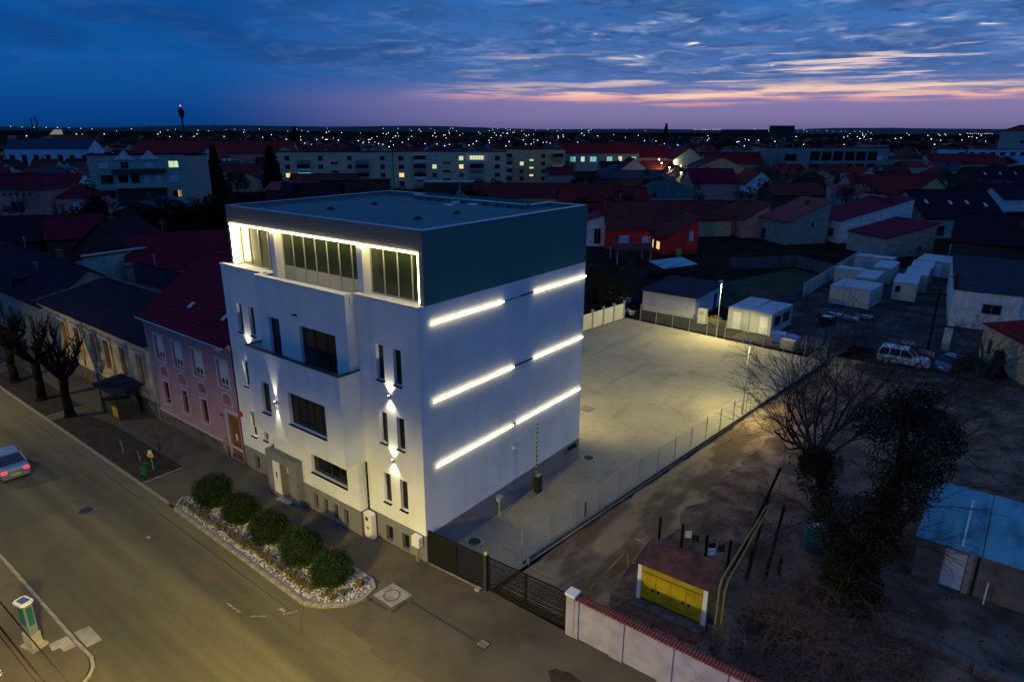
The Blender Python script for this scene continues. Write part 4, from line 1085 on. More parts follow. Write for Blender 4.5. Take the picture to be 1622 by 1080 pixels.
cabin('white portable cabin with two side windows, right of the front pair by the court fence', (-1.12, 51.8, -.05), R(-4), 2.4, 6.2, door=1.15, win=(('R', .9, .9, 1.7, 1.1), ('R', 3.4, .9, 1.9, 1.1)))
pc = at(*(1311.3, 480), -.05)
cabin('pale cabin at the near left of the yard cluster, left half of a pair', (2.6, 71.35, -.05), R(-5), 2.38, 5.6)
cabin('pale cabin at the near right of the yard cluster, right half of a pair', (5.0, 71.14, -.05), R(-5), 2.38, 5.6)
cabin('long pale cabin with a small window at the end of the cabin row', (8.65, 78.8, -.05), R(4), 2.8, 6.5, win=(('F', .35, 1.2, .6, .8),))
cabin('pale cabin behind the small windowed one in the row', (9.0, 85.6, -.05), R(4), 2.8, 6.5)
cabin('pale cabin at the far end of the long row', (8.8, 92.4, -.05), R(4), 2.8, 6)
cabin('pale cabin turned sideways at the left of the yard cluster', (.3, 83.8, -.05), R(-1), 3.5, 2.6)
cabin('pale cabin in the middle of the yard cluster', (4.0, 79.0, -.05), R(0), 2.5, 6.5)
cabin('pale cabin standing behind the middle of the yard cluster', (4.4, 88.5, -.05), R(0), 2.5, 6.5)
cabin('pale cabin at the far left back of the yard cluster', (.3, 97.0, -.05), R(-5), 5.4, 2.6)
cc_ = cabin('wide pale cabin with a blue emblem at the back of the yard', (8.6, 99.3, -.05), R(-3), 6.0, 6.5, door=2.6)
G().add([(1.0, -.02, 1.0), (1.75, -.02, 1.0), (1.6, -.02, 1.65)], [(0, 1, 2)]).ob('emblem', 'blue_plastic', cc_)
cabin('pale stacked cabin roof behind the wide cabin, left', (11.2, 118, -.05), R(-3), 6.0, 2.6); cabin('pale stacked cabin roof behind the wide cabin, right', (18.2, 118, -.05), R(-3), 6.0, 2.6)
for k, (x, y, l_) in enumerate(((2.75, 49.9, 'blue plastic bin, left of two by the court fence'), (4.3, 49.6, 'blue lidded bin, right of two behind the grey crate'))):
    t = thing('waste_bin', l_, 'bin', (x, y, -.05), R(-6), 'blue bins by the court fence'); bevel(G().box(-.6, -.45, .12, .6, .45, 1.1).ob('body', 'blue_plastic', t), .05); G().slab([(-.65, -.5, 1.12), (.65, -.5, 1.12), (.65, .5, 1.24), (-.65, .5, 1.24)], .06).ob('lid', 'blue_plastic', t)
    for sx in (-.45, .45): G().tube((sx, -.3, .1), (sx + .06, -.3, .1), .1, n=8).ob('wheel', 'black_plastic', t)
t = thing('grey_crate', 'grey crate standing in front of the blue bins', 'crate', (4.1, 48.5, -.05), R(-6)); bevel(G().box(-.7, -.4, 0, .7, .4, 1.0).ob('body', 'concrete', t))
t = thing('dark_skip', 'dark skip standing in the yard right of the front cabins', 'skip', (5.0, 60.5, -.1), R(-5)); G().lathe([(.85, .1), (1.15, 1.2), (1.05, 1.2), (.8, .3)], 4).ob('body', 'dark_metal', t); G().box(-.6, -.6, 1.0, .6, .6, 1.1).ob('load', 'blind', t)
rb = random.Random(12)
for k, (px, py, l_) in enumerate(((1325, 502, 'pale heap of sheeting on the yard, left of three'), (1342, 508, 'small pale heap of sheeting between two larger ones'), (1368, 505, 'large pale heap of rubble sheeting, right of three'), (957, 467, 'heap of pale rubble sheets behind the white panel wall'), (984, 478, 'grey rubble heap at the end of the white panel wall'), (990, 497, 'broken pale slabs at the corner of the court'))):
    t = thing('rubble_heap', l_, 'rubble', tuple(at(px, py, -.1)), 0, 'rubble heaps')
    for q_ in range(7):
        gm = G().slab([(rb.uniform(-1, 1) * .6, rb.uniform(-.5, .5), rb.uniform(.1, .7)), (rb.uniform(.2, 1.4), rb.uniform(-.6, .2), rb.uniform(.1, .5)), (rb.uniform(.2, 1.3), rb.uniform(.2, 1), rb.uniform(.1, .6)), (rb.uniform(-1.2, 0), rb.uniform(.1, .9), rb.uniform(.05, .4))], .06)
        gm.ob('sheet', ('blind', 'concrete', 'cabin_roof')[q_ % 3], t)
    G().clump((0, .3, .2), 1.2, .9, .25, 60, .4, rb).ob('debris', 'concrete_dark', t)
yw = thing('panel_fence', 'pale panel fence along the left side of the cabin yard', 'fence', (0, 0, -.05))
A_, B2 = Vector((-.9, 72.5, 0)), Vector((-.5, 108, 0)); nP = 14
for i in range(nP + 1):
    p = A_ + (B2 - A_) * (i / nP); G().box(-.06, -.06, 0, .06, .06, 2.1).ob('post', 'galvanised', yw, tuple(p))
    if i < nP: G().box(-.03, .08, .05, .03, (B2 - A_).length / nP - .08, 2.0).ob('panel', 'cabin_white', yw, tuple(p))
gf = thing('board_fence', 'dark vertical board fence along the lawn behind the garage', 'fence', (0, 0, -.1))
mat('old_boards', (.075, .08, .085), .85, var=.4, scale=2, stretch=(3, 3, .3))
fp = [Vector(p) for p in ((-15.6, 84.6, 0), (-8.0, 94.2, 0), (-1.2, 90.0, 0))]
for p, q_ in zip(fp, fp[1:]):
    l_ = (q_ - p).length; k_ = round(l_ / 1.1)
    for i in range(k_):
        G().box(.02, -.03, .05, l_ / k_ - .03, .03, 1.95 + rb.uniform(-.04, .04)).ob('board', 'old_boards', gf, tuple(p + (q_ - p) * (i / k_)), math.atan2((q_ - p).y, (q_ - p).x))
rf_ = thing('rail_fence', 'low grey rail fence across the lawn beside the garage', 'fence', (0, 0, -.1))
q = [at(1148, 463, 0), at(1180, 470, 0), at(1212, 477, 0), at(1245, 484, 0), at(1266, 470, 0)]
for p in q: G().box(-.06, -.06, 0, .06, .06, 1.5).ob('post', 'old_boards', rf_, (p.x, p.y, 0))
for p, q_ in zip(q, q[1:]):
    for z in (.3, .75, 1.2): G().box(0, -.02, z, (q_ - p).length, .02, z + .22).ob('rail', 'old_boards', rf_, (p.x, p.y, 0), math.atan2((q_ - p).y, (q_ - p).x))
# ---------------------------------------------------------------- houses
def cmat(n, c, **k):
    if n not in MT: mat(n, c, k.pop('rough', .85), var=k.pop('var', .25), scale=k.pop('scale', 1.2), **k)
    return n
for n_, c in dict(w_cream=(.55, .46, .26), w_pink=(.24, .12, .17), w_white=(.62, .62, .58), w_grey=(.36, .33, .26), w_bluegrey=(.24, .25, .21), w_beige=(.55, .34, .18), w_red=(.78, .030, .026), w_teal=(.25, .37, .29), w_brown=(.12, .045, .03), w_dark=(.045, .04, .035), w_school=(.40, .58, .66), w_rose=(.60, .24, .20), w_conc=(.24, .26, .23), w_yellow=(.62, .42, .16), w_orange=(.62, .20, .04)).items(): cmat(n_, c)
def tiles(n_, c, c2): wavemat(n_, c, c2, 2, .30, .25, .75, .45, .4, .9)
tiles('r_red', (.24, .016, .018), (.08, .005, .007)); tiles('r_maroon', (.16, .007, .022), (.06, .003, .010)); tiles('r_brown', (.15, .026, .024), (.06, .010, .010)); tiles('r_dark', (.030, .010, .020), (.012, .004, .008)); tiles('r_purple', (.17, .006, .028), (.07, .003, .012)); tiles('r_pinkish', (.30, .060, .062), (.14, .022, .03)); tiles('r_teal', (.030, .095, .085), (.012, .04, .035)); tiles('r_slate', (.030, .055, .085), (.015, .02, .035)); tiles('r_flat', (.05, .06, .065), (.03, .03, .035))

def house(label, p0, ang, w, d, he, hr, roof, wall, rm, wins=(), chim=(), over=.3, group=None, cat='house', name='house', sky=()):
    """local frame: x along the front to the right, y to the back; roof: gx/gy gable with ridge along x/y, mx rises along x, mxr falls, my rises to the back, hip, flat"""
    t = thing(name, label, cat, (p0[0], p0[1], -.12), R(ang), group)
    gm = G(); P = [(0, 0), (w, 0), (w, d), (0, d)]
    def hz(x, y):
        if roof == 'gx': return hr - (hr - he) * abs(y - d / 2) / (d / 2)
        if roof == 'gy': return hr - (hr - he) * abs(x - w / 2) / (w / 2)
        if roof == 'mx': return he + (hr - he) * x / w
        if roof == 'mxr': return hr - (hr - he) * x / w
        if roof == 'my': return he + (hr - he) * y / d
        if roof == 'myr': return hr - (hr - he) * y / d
        return he
    B = [(0, 0), (w / 2, 0), (w, 0), (w, d / 2), (w, d), (w / 2, d), (0, d), (0, d / 2)]
    n_ = len(B)
    gm.add([(x, y, 0) for x, y in B] + [(x, y, hz(x, y)) for x, y in B], [(i, (i + 1) % n_, n_ + (i + 1) % n_, n_ + i) for i in range(n_)])
    gm.ob('wall', wall, t)
    gm = G(); o = over; th = .14
    def L(x, y, e=.02): return (x, y, hz(min(max(x, 0), w), min(max(y, 0), d)) + e)
    def ext(x, y):                                     # follow the slope out over the eaves
        z = hz(min(max(x, 0), w), min(max(y, 0), d))
        if roof == 'gx' and (y < 0 or y > d): z -= (hr - he) / (d / 2) * o
        if roof == 'gy' and (x < 0 or x > w): z -= (hr - he) / (w / 2) * o
        return (x, y, z + th)
    if roof == 'gx':
        gm.slab([ext(-o, -o), ext(w + o, -o), ext(w + o, d / 2), ext(-o, d / 2)], th); gm.slab([ext(-o, d / 2), ext(w + o, d / 2), ext(w + o, d + o), ext(-o, d + o)], th)
        gm.tube((-o, d / 2, hr + th), (w + o, d / 2, hr + th), .11, n=6)
    elif roof == 'gy':
        gm.slab([ext(-o, -o), ext(w / 2, -o), ext(w / 2, d + o), ext(-o, d + o)], th); gm.slab([ext(w / 2, -o), ext(w + o, -o), ext(w + o, d + o), ext(w / 2, d + o)], th)
        gm.tube((w / 2, -o, hr + th), (w / 2, d + o, hr + th), .11, n=6)
    elif roof in ('mx', 'mxr', 'my', 'myr'):
        gm.slab([ext(-o, -o), ext(w + o, -o), ext(w + o, d + o), ext(-o, d + o)], th)
    elif roof == 'hip':
        q = min(w, d) / 2
        if w >= d: r0, r1 = (q, d / 2, hr), (w - q, d / 2, hr)
        else: r0, r1 = (w / 2, q, hr), (w / 2, d - q, hr)
        c = [(-o, -o, he), (w + o, -o, he), (w + o, d + o, he), (-o, d + o, he)]
        if w >= d: gm.add(c + [r0, r1], [(0, 1, 5, 4), (1, 2, 5), (2, 3, 4, 5), (3, 0, 4), (3, 2, 1, 0)])
        else: gm.add(c + [r0, r1], [(0, 1, 4), (1, 2, 5, 4), (2, 3, 5), (3, 0, 4, 5), (3, 2, 1, 0)])
        gm.tube(r0, r1, .1, n=6)
    else:
        gm.box(-.1, -.1, he, w + .1, d + .1, he + .12)
        gm.box(-.1, -.1, he + .122, w + .1, .1, he + .4); gm.box(-.1, .102, he + .122, .1, d + .1, he + .4); gm.box(w - .1, .102, he + .122, w + .1, d + .1, he + .4)
    ro = gm.ob('roof', rm, t)
    if roof in ('gx', 'gy') and w * d < 320:
        ax_, ay_ = (w * .3, d / 2) if roof == 'gx' else (w / 2, d * .35)
        G().tube((ax_, ay_, hr), (ax_, ay_, hr + 1.7), .03, n=4).tube((ax_ - .5, ay_, hr + 1.5), (ax_ + .5, ay_, hr + 1.5), .02, n=3).tube((ax_ - .35, ay_, hr + 1.2), (ax_ + .35, ay_, hr + 1.2), .02, n=3).ob('aerial', 'galvanised', ro)
    for cx, cy, ch in chim:
        z = (hz(cx, cy) if roof != 'hip' else hr - .8)
        c_ = G().box(cx - .3, cy - .25, z - .4, cx + .3, cy + .25, z + ch).box(cx - .36, cy - .31, z + ch + .002, cx + .36, cy + .31, z + ch + .1).ob('chimney', 'w_brown', ro)
    for sx, sy, ang_ in sky:
        z = hz(sx, sy) + th + .03
        G().slab([(sx, sy, z), (sx + .7, sy, z), (sx + .7, sy + .9, hz(sx, sy + .9) + th + .03), (sx, sy + .9, hz(sx, sy + .9) + th + .03)], .06).ob('skylight', 'skylight', ro)
    for f, u, z, ww, hh, *kind in wins:
        k = kind[0] if kind else 'dark'
        pane = {'dark': 'glass', 'lit': 'lit_window', 'pale': 'lit_window_pale', 'blind': 'blind', 'green': 'lit_green', 'door': 'w_brown'}[k]
        gm = G(); e = .05
        def bx(g_, u0, z0, u1, z1, n0, n1):
            if f == 'F': g_.box(u0, -n1, z0, u1, -n0, z1)
            elif f == 'B': g_.box(u0, d + n0, z0, u1, d + n1, z1)
            elif f == 'L': g_.box(-n1, d - u1, z0, -n0, d - u0, z1)
            else: g_.box(w + n0, u0, z0, w + n1, u1, z1)
        bx(gm, u - .07, z - .07, u, z + hh + .07, .003, .06); bx(gm, u + ww, z - .07, u + ww + .07, z + hh + .07, .003, .06); bx(gm, u, z + hh, u + ww, z + hh + .07, .003, .06); bx(gm, u, z - .07, u + ww, z, .003, .10)
        if ww > .7 and k != 'blind': bx(gm, u + ww / 2 - .03, z, u + ww / 2 + .03, z + hh, .003, .055)
        fr = gm.ob('door' if k == 'door' else 'window', 'frame_paint', t)
        gm = G(); bx(gm, u, z, u + ww, z + hh, .004, .025); gm.ob('pane' if k != 'door' else 'leaf', pane, fr)
    return t
mat('skylight', (.32, .36, .42), .2, spec=.6); mat('lit_green', (.3, .7, .55), .5, emit=(.30, .80, .62), estr=.55, nosample=True); mat('frame_paint', (.22, .22, .21), .7)

def house_r(label, a_, b_, zr, d, he, wall, rm, wins=(), **k):
    """a gabled house given by the two ends of its ridge"""
    p, q = at(*a_, zr), at(*b_, zr); e = q - p; an = math.atan2(e.y, e.x); o = p + Vector((math.sin(an), -math.cos(an), 0)) * (d / 2)
    return house(label, (o.x, o.y), math.degrees(an), e.length, d, he, zr, 'gx', wall, rm, wins, **k)

# --- pink two-storey house with red tiled roof, next to the office
pk = thing('pink_house', 'pink two storey house with red tiled roof and arched panels, left of the office block', 'house', (0, 0, 0))
mat('pink_render', (.33, .20, .245), .85, var=.12, scale=1.0, bump=.1); mat('pink_trim', (.40, .36, .41), .8)
PX0, PX1 = -28.6, -17.05
UW = [(-27.62, -26.35), (-24.98, -23.65), (-22.2, -20.85), (-18.95, -17.65)]
LWN = [(-27.4, -26.55), (-24.62, -23.8), (-21.9, -21.05)]
holes = [(a, b, 5.3, 7.15) for a, b in UW] + [(a, b, 1.85, 3.6) for a, b in LWN] + [(-18.5, -17.2, .1, 3.35)]
gm = G(); holed(gm, PX0, PX1, 0, 8.45, holes, -.06, .2); gm.quad((PX0, 11, 0), (PX0, -.06, 0), (PX0, -.06, 8.45), (PX0, 11, 8.45)); gm.quad((PX1, 11, 0), (PX0, 11, 0), (PX0, 11, 8.45), (PX1, 11, 8.45))
gm.add([(PX0, -.06, 8.45), (PX0, 11, 8.45), (PX0, 5.4, 12.2)], [(0, 1, 2)]); gm.ob('wall', 'pink_render', pk)
gm = G(); gm.box(PX0 - .03, -.14, 0, -18.6, -.062, .95); gm.ob('plinth', 'concrete_dark', pk)
gm = G(); gm.box(PX0 - .1, -.22, 8.1, PX1, -.062, 8.3); gm.box(PX0 - .14, -.34, 8.302, PX1, -.062, 8.44); gm.box(PX0 - .05, -.16, 4.0 - .2, PX0 + .15, -.062, 8.1); gm.box(PX0 - .02, -.15, .952, PX1, -.062, 1.1)
gm.ob('cornice', 'pink_trim', pk)
for a, b in UW:
    gm = G(); gm.box(a - .18, -.13, 5.3, a, -.062, 7.35); gm.box(b, -.13, 5.3, b + .18, -.062, 7.35); gm.box(a, -.13, 7.152, b, -.062, 7.35); gm.box(a - .22, -.18, 5.16, b + .22, -.062, 5.298)
    sr = gm.ob('window_surround', 'pink_trim', pk)
    w_ = window(pk, a, b, 5.3, 7.15, .12, 3, frame='white_plastic', sill=False); G().box(a + .05, .0, 5.85, b - .05, .06, 7.12).ob('blind', 'blind', w_)
    gm = G(); n_ = 9; x0, x1 = a + .15, b - .15; cx = (x0 + x1) / 2; rx = (x1 - x0) / 2
    gm.prism([(0, 0)], 0, 0) if False else None
    arch = [(x0, 4.05), (x1, 4.05)] + [(cx + rx * math.cos(PI * k / n_), 4.45 + .35 * math.sin(PI * k / n_)) for k in range(n_ + 1)]
    gm.add([(x, -.10, z) for x, z in arch] + [(x, -.062, z) for x, z in arch], [tuple(range(len(arch)))] + [(i, (i + 1) % len(arch), len(arch) + (i + 1) % len(arch), len(arch) + i) for i in range(len(arch))])
    gm.ob('arched_panel', 'w_pink', pk)
    ar2 = [(x0 - .16, 3.92), (x1 + .16, 3.92)] + [(cx + (rx + .16) * math.cos(PI * k / n_), 4.45 + .51 * math.sin(PI * k / n_)) for k in range(n_ + 1)]
    gm = G().add([(x, -.075, z) for x, z in ar2] + [(x, -.0625, z) for x, z in ar2], [tuple(range(len(ar2)))] + [(i, (i + 1) % len(ar2), len(ar2) + (i + 1) % len(ar2), len(ar2) + i) for i in range(len(ar2))]); gm.ob('panel_border', 'pink_trim', pk)
for a, b in LWN:
    gm = G(); gm.box(a - .14, -.12, 1.85, a, -.062, 3.75); gm.box(b, -.12, 1.85, b + .14, -.062, 3.75); gm.box(a, -.12, 3.602, b, -.062, 3.75); gm.box(a - .18, -.2, 1.72, b + .18, -.062, 1.848); gm.ob('window_surround', 'pink_trim', pk)
    window(pk, a, b, 1.85, 3.6, .12, 2, frame='w_brown', sill=False)
dr = G().box(-18.48, .08, .12, -17.22, .13, 3.33).ob('door', 'wood_door', pk)
for i in range(4): G().box(-18.44 + i * .315, .05, .2, -18.18 + i * .315, .078, 1.5).box(-18.44 + i * .315, .05, 1.6, -18.18 + i * .315, .078, 2.7).ob('door_panel', 'wood_door', dr)
G().box(-17.95, .03, 1.5, -17.8, .049, 2.0).ob('notice', 'white_plastic', dr)
gm = G(); gm.box(-18.75, -.13, 0, -18.5, -.062, 3.5); gm.box(-18.75, -.13, 3.502, -17.05, -.062, 3.7); gm.ob('door_surround', 'pink_trim', pk)
# tiled roof, tile rows stepped one over the other
gm = G(); nrow = 22; x0, x1 = PX0 - .35, PX1 + .02
y0, z0, y1, z1 = -.55, 8.36, 5.4, 12.35
for i in range(nrow):
    ta, tb = i / nrow, (i + 1.12) / nrow
    ya, za, yb, zb = y0 + (y1 - y0) * ta, z0 + (z1 - z0) * ta, y0 + (y1 - y0) * tb, z0 + (z1 - z0) * tb
    gm.add([(x0, ya, za + .07), (x1, ya, za + .07), (x1, yb, zb + .02), (x0, yb, zb + .02), (x0, ya, za), (x1, ya, za)], [(0, 1, 2, 3), (4, 5, 1, 0)])
gm.slab([(x0, y0, z0), (x1, y0, z0), (x1, y1, z1), (x0, y1, z1)], .1); gm.slab([(x0, y1, z1 + .02), (x1, y1, z1 + .02), (x1, 11.4, 8.3), (x0, 11.4, 8.3)], .1)
pr = gm.ob('roof', 'r_pinkroof' if wavemat('r_pinkroof', (.22, .005, .016), (.07, .002, .006), 0, .26, .2, .65, .4, .3, .9) else '', pk)
G().tube((x0, y1, z1 + .04), (x1, y1, z1 + .04), .12, n=6).ob('ridge_tile', 'r_red', pr)
for x, y in ((-24.2, 1.0), (-19.6, .9)): 
    z = z0 + (z1 - z0) * (y - y0) / (y1 - y0); G().slab([(x, y, z + .16), (x + .35, y, z + .16), (x + .35, y + .45, z + .44), (x, y + .45, z + .44)], .08).ob('roof_vent', 'blind', pr)
gm = G(); gm.tube((x0, -.62, 8.3), (x1, -.62, 8.3), .07, n=6); gt2 = gm.ob('gutter', 'galvanised', pk); G().tube((PX0 - .05, -.2, .1), (PX0 - .05, -.2, 8.2), .05, n=6).ob('downpipe', 'galvanised', pk)
G().box(-19.55, -.10, 2.95, -19.1, -.064, 3.08).ob('street_plate', 'blue_plastic', pk)
gmt = thing('gas_box', 'beige gas meter box at the foot of the pink house by its brown door', 'meter box', (-19.0, -.22, 0)); bevel(G().box(-.16, -.1, .75, .16, .1, 1.35).ob('body', 'kerb', gmt)); G().tube((-.06, 0, 0), (-.06, 0, .75), .025).tube((.08, 0, 0), (.08, 0, 3.2), .02).ob('pipe', 'kerb', gmt)
ant = thing('wall_flagpole', 'thin pole slanting out from the pink house wall with a stay wire', 'flagpole', (-20.3, -.1, 3.9)); G().tube((0, 0, .6), (-3.2, -1.6, -.3), .02).tube((0, 0, .8), (-.1, -.9, 1.0), .015).ob('pole', 'galvanised', ant)
fl = thing('floodlight', 'round silver floodlight at the eave between pink house and office block', 'lamp', (-17.3, -.75, 8.25)); G().lathe([(.06, -.2), (.2, 0), (.2, .08)], 10).ob('lamp_head', 'galvanised', fl); G().tube((0, .1, -.1), (0, .6, -.1), .03).ob('bracket', 'dark_metal', fl)
rs_ = thing('red_sign', 'small round red sign at the corner of the office block by the brown door', 'sign', (-16.85, -.06, 3.75)); G().tube((0, .05, 0), (0, .01, 0), .2, n=16).ob('disc', 'red_plastic', rs_)

# --- long cream house
cr = thing('cream_house', 'long low cream house with a dark tiled roof, brown shuttered windows with hoods', 'house', (0, 0, 0))
mat('cream_render', (.46, .40, .27), .85, var=.3, scale=.9, bump=.1); mat('brown_shutter', (.30, .135, .018), .7, var=.4, scale=4, stretch=(1, 1, 8)); mat('black_tiles', (.012, .011, .019), .75)
wavemat('r_black', (.030, .014, .018), (.012, .005, .007), 0, .30, .25, .7, .45, .4, .8)
CX0, CX1 = -51.0, -28.95
CWN = [(-50.0, -48.9), (-46.6, -45.5), (-43.6, -42.5), (-40.25, -39.15), (-37.5, -36.4), (-34.45, -33.5), (-31.4, -30.5)]
gm = G(); holed(gm, CX0, CX1, 0, 5.9, [(a, b, 2.25, 4.8) for a, b in CWN], .0, .2); gm.quad((CX1, 0, 0), (CX1, 9, 0), (CX1, 9, 5.9), (CX1, 0, 5.9)); gm.quad((CX0, 9, 0), (CX0, 0, 0), (CX0, 0, 5.9), (CX0, 9, 5.9)); gm.quad((CX1, 9, 0), (CX0, 9, 0), (CX0, 9, 5.9), (CX1, 9, 5.9)); gm.ob('wall', 'cream_render', cr)
gm = G(); gm.box(CX0, -.1, 0, CX1, -.002, 1.15); gm.ob('plinth', 'concrete_dark', cr)
gm = G(); gm.box(CX0, -.12, 5.45, CX1, -.002, 5.6); gm.box(CX0, -.3, 5.602, CX1, -.002, 5.9); gm.ob('cornice', 'cream_render', cr)
for a, b in CWN:
    w_ = window(cr, a, b, 2.25, 4.8, .18, 2, frame='brown_shutter', pane='brown_shutter', sill=False)
    gm = G(); gm.box(a - .28, -.1, 2.25, a, -.002, 4.95); gm.box(b, -.1, 2.25, b + .28, -.002, 4.95); gm.box(a - .3, -.16, 2.05, b + .3, -.002, 2.248); gm.box(a, -.1, 4.802, b, -.002, 4.95); gm.ob('window_surround', 'cream_render', cr)
    gm = G(); gm.box(a - .4, -.32, 5.08, b + .4, -.002, 5.2); gm.box(a - .3, -.2, 4.952, a - .1, -.002, 5.078); gm.box(b + .1, -.2, 4.952, b + .3, -.002, 5.078); gm.ob('hood', 'blind', cr)
    G().box(a - .1, -.13, 1.35, b + .1, -.102, 1.9).ob('apron_panel', 'cream_render', cr)
gm = G(); hrz = 8.0; c = [(CX0 - .35, -.5, 5.92), (CX1 + .02, -.5, 5.92), (CX1 + .02, 9.4, 5.92), (CX0 - .35, 9.4, 5.92)]
gm.add(c + [(CX0 + 4, 4.6, hrz), (CX1, 4.6, hrz)], [(0, 1, 5, 4), (1, 2, 5), (2, 3, 4, 5), (3, 0, 4), (3, 2, 1, 0)]); rf2 = gm.ob('roof', 'r_black', cr)
G().tube((CX0 + 4, 4.6, hrz + .02), (CX1, 4.6, hrz + .02), .12, n=6).tube((CX0 - .3, -.45, 5.95), (CX0 + 4, 4.6, hrz + .02), .1, n=6).ob('ridge_tile', 'concrete_dark', rf2)
G().box(-45.4, 5.5, 7, -44.7, 6.2, 9.2).box(-45.5, 5.4, 9.202, -44.6, 6.3, 9.3).ob('chimney', 'concrete_dark', rf2)
ki = thing('street_kiosk', 'dark kiosk with a flat sloping roof in front of the cream house', 'kiosk', (-34.2, -2.2, 0)); G().box(0, 0, 0, 3.2, 1.6, 1.1).ob('counter', 'w_dark', ki)
for x in (.05, 3.1):
    for y in (.05, 1.5): G().box(x, y, 1.1, x + .07, y + .07, 2.3).ob('post', 'dark_metal', ki)
G().slab([(-.3, -.3, 2.36), (3.6, -.3, 2.30), (3.6, 1.95, 2.5), (-.3, 1.95, 2.56)], .08).ob('roof', 'garage_roof', ki); G().box(2.2, -.02, .2, 3.1, -.003, 1.0).ob('panel', 'yellow_metal', ki); G().box(.1, 1.5, 1.1, 3.1, 1.55, 2.3).ob('back_panel', 'w_dark', ki)

# ---------------------------------------------------------------- houses behind, left
house('long dark house continuing the street left of the cream house', (-76, .2), 0, 24.6, 9, 5.4, 8.2, 'gx', 'w_bluegrey', 'r_dark', [('F', 2 + 3 * i, 1.8, 1.1, 2) for i in range(7)], [(16, 5, 1.2)])
house('narrow white gabled house among the pollarded trees at the far left', tuple(at(22, 492, 3))[:2], 10, 4, 6, 4.0, 6.6, 'gy', 'w_white', 'r_dark', [('F', 2, 2, 1, 1.6)])
house('dark house row farther left along the street', (-110, .2), 0, 32, 10, 5, 8.4, 'gx', 'w_grey', 'r_dark', [('F', 2 + 3.4 * i, 1.8, 1.1, 1.9) for i in range(9)], [(7, 5, 1.2), (22, 5, 1)])
house_r('big maroon metal roofed wing right behind the pink house', (207, 370), (372, 363), 8.5, 14, 5, 'w_grey', 'r_maroon')
gfb = house('grey block with a pale coping and a roof falling away, behind the cream house', (-66.5, 9.6), 93, 11, 12, 3.8, 6.9, 'myr', 'w_teal', 'r_dark', over=.1); G().box(-.2, -.25, 7.06, 11.2, .15, 7.24).ob('coping', 'cabin_roof', gfb)
house('dark brick house with steep gable behind the grey flat block', (-88.5, 16), 39, 8.5, 11, 4.6, 8.2, 'gy', 'w_brown', 'r_dark', chim=[(4, 4, .8)])
house_r('dark red tiled house left of the brick gable', (72, 342), (160, 338), 7.5, 11, 4.4, 'w_brown', 'r_maroon', chim=[(3, 5, 1)])
house_r('dark roofed house at the left edge below the pink villa', (-30, 344), (71, 341), 7.6, 11, 4.2, 'w_dark', 'r_dark', [('F', 3, 1, 1, 1.2), ('F', 9, 1, 1, 1.2)])
house('low dark shed roof behind the cream house chimney', (-71, 14), 39, 8, 9, 3, 5.0, 'gx', 'w_dark', 'r_dark')
house('dark tiled house squeezed between cream house and grey block', (-60, 9.8), 0, 12, 7, 4, 6.4, 'gx', 'w_dark', 'r_dark')
house('dark shed with barrel shaped roof below the grey apartment house', (-128, 37), 39, 13, 12, 4.6, 7.2, 'gy', 'w_dark', 'r_slate')
house('rose house with dark hipped roof and a blue shutter at the far left', (-176.5, 43.5), 39, 9, 9, 4.5, 8, 'hip', 'w_rose', 'r_maroon', [('F', 4.2, .9, 2.6, 2.6, 'blind'), ('F', .8, .3, 1.1, 2.6, 'door')], sky=())
house('rose villa with small attic openings and bare tree in front, far left', (-191, 31.5), 39, 17.5, 11, 6.6, 10, 'hip', 'w_rose', 'r_maroon', [('F', 6 + 1.6 * i, 5.2, .8, .6) for i in range(5)] + [('F', 7.5, 1, 3.2, 2.6)], [(13, 5, 1)])
# grey apartment house with gables and balconies
gb_ = house('grey four storey apartment house with twin attic gables and balconies, left', (-180.3, 54), 62, 23.5, 13, 14.6, 14.6, 'flat', 'w_teal', 'r_dark', [('F', 2.2, 11.2, 2.6, 1.7, 'blind'), ('F', 2.4, 7.2, 2.9, 2.2), ('F', 2.4, 3.2, 2.9, 2.2), ('F', 19.3, 11.2, 2.4, 1.7, 'pale'), ('F', 19.0, 7.2, 2.5, 2.0, 'blind'), ('F', 19.4, 3.2, 2.3, 1.7, 'dark'), ('F', 20.7, 3.2, .9, 1.7, 'lit'), ('F', 7.6, 11.2, 1.8, 1.6), ('F', 13.4, 11.2, 2, 1.6, 'blind'), ('F', 6.6, 7.4, 2.2, 2.0), ('F', 9.6, 7.2, 2.0, 2.4), ('F', 12.6, 7.2, 1.7, 2.2, 'blind'), ('F', 15.4, 7.4, 1.6, 2.0, 'blind')], cat='apartment house', name='apartment_house')
for x in (6.2, 12.2): 
    gm = G().prism([(0, 0)], 0, 0) if False else G()
    gm.add([(x, -.25, 13.4), (x + 5, -.25, 13.4), (x + 2.5, -.25, 15.8), (x, .6, 13.4), (x + 5, .6, 13.4), (x + 2.5, .6, 15.8)], [(0, 1, 2), (3, 5, 4), (0, 2, 5, 3), (1, 4, 5, 2), (0, 3, 4, 1)]); gm.ob('gable', 'w_white', gb_)
G().box(5.3, -1.3, 10.0, 18.4, -.003, 10.9).ob('balcony', 'w_dark', gb_); G().box(5.6, -1.3, 5.9, 18.2, -.003, 6.9).ob('balcony', 'w_teal', gb_); G().box(5.5, -.05, 1.0, 18, -.003, 5.6).ob('recess', 'w_dark', gb_)
G().box(23.503, 8.5, 0, 23.8, 9.2, 14.5).ob('pilaster', 'w_dark', gb_)
q1_, q2_ = at(299, 327, 0), at(338, 322, 0); house('tall blank grey fire wall right of the grey apartment house', (q1_.x, q1_.y), math.degrees(math.atan2(q2_.y - q1_.y, q2_.x - q1_.x)), (q2_ - q1_).length, 9, 14.2, 14.2, 'flat', 'w_grey', 'r_dark', chim=[(2, 3, .8)])
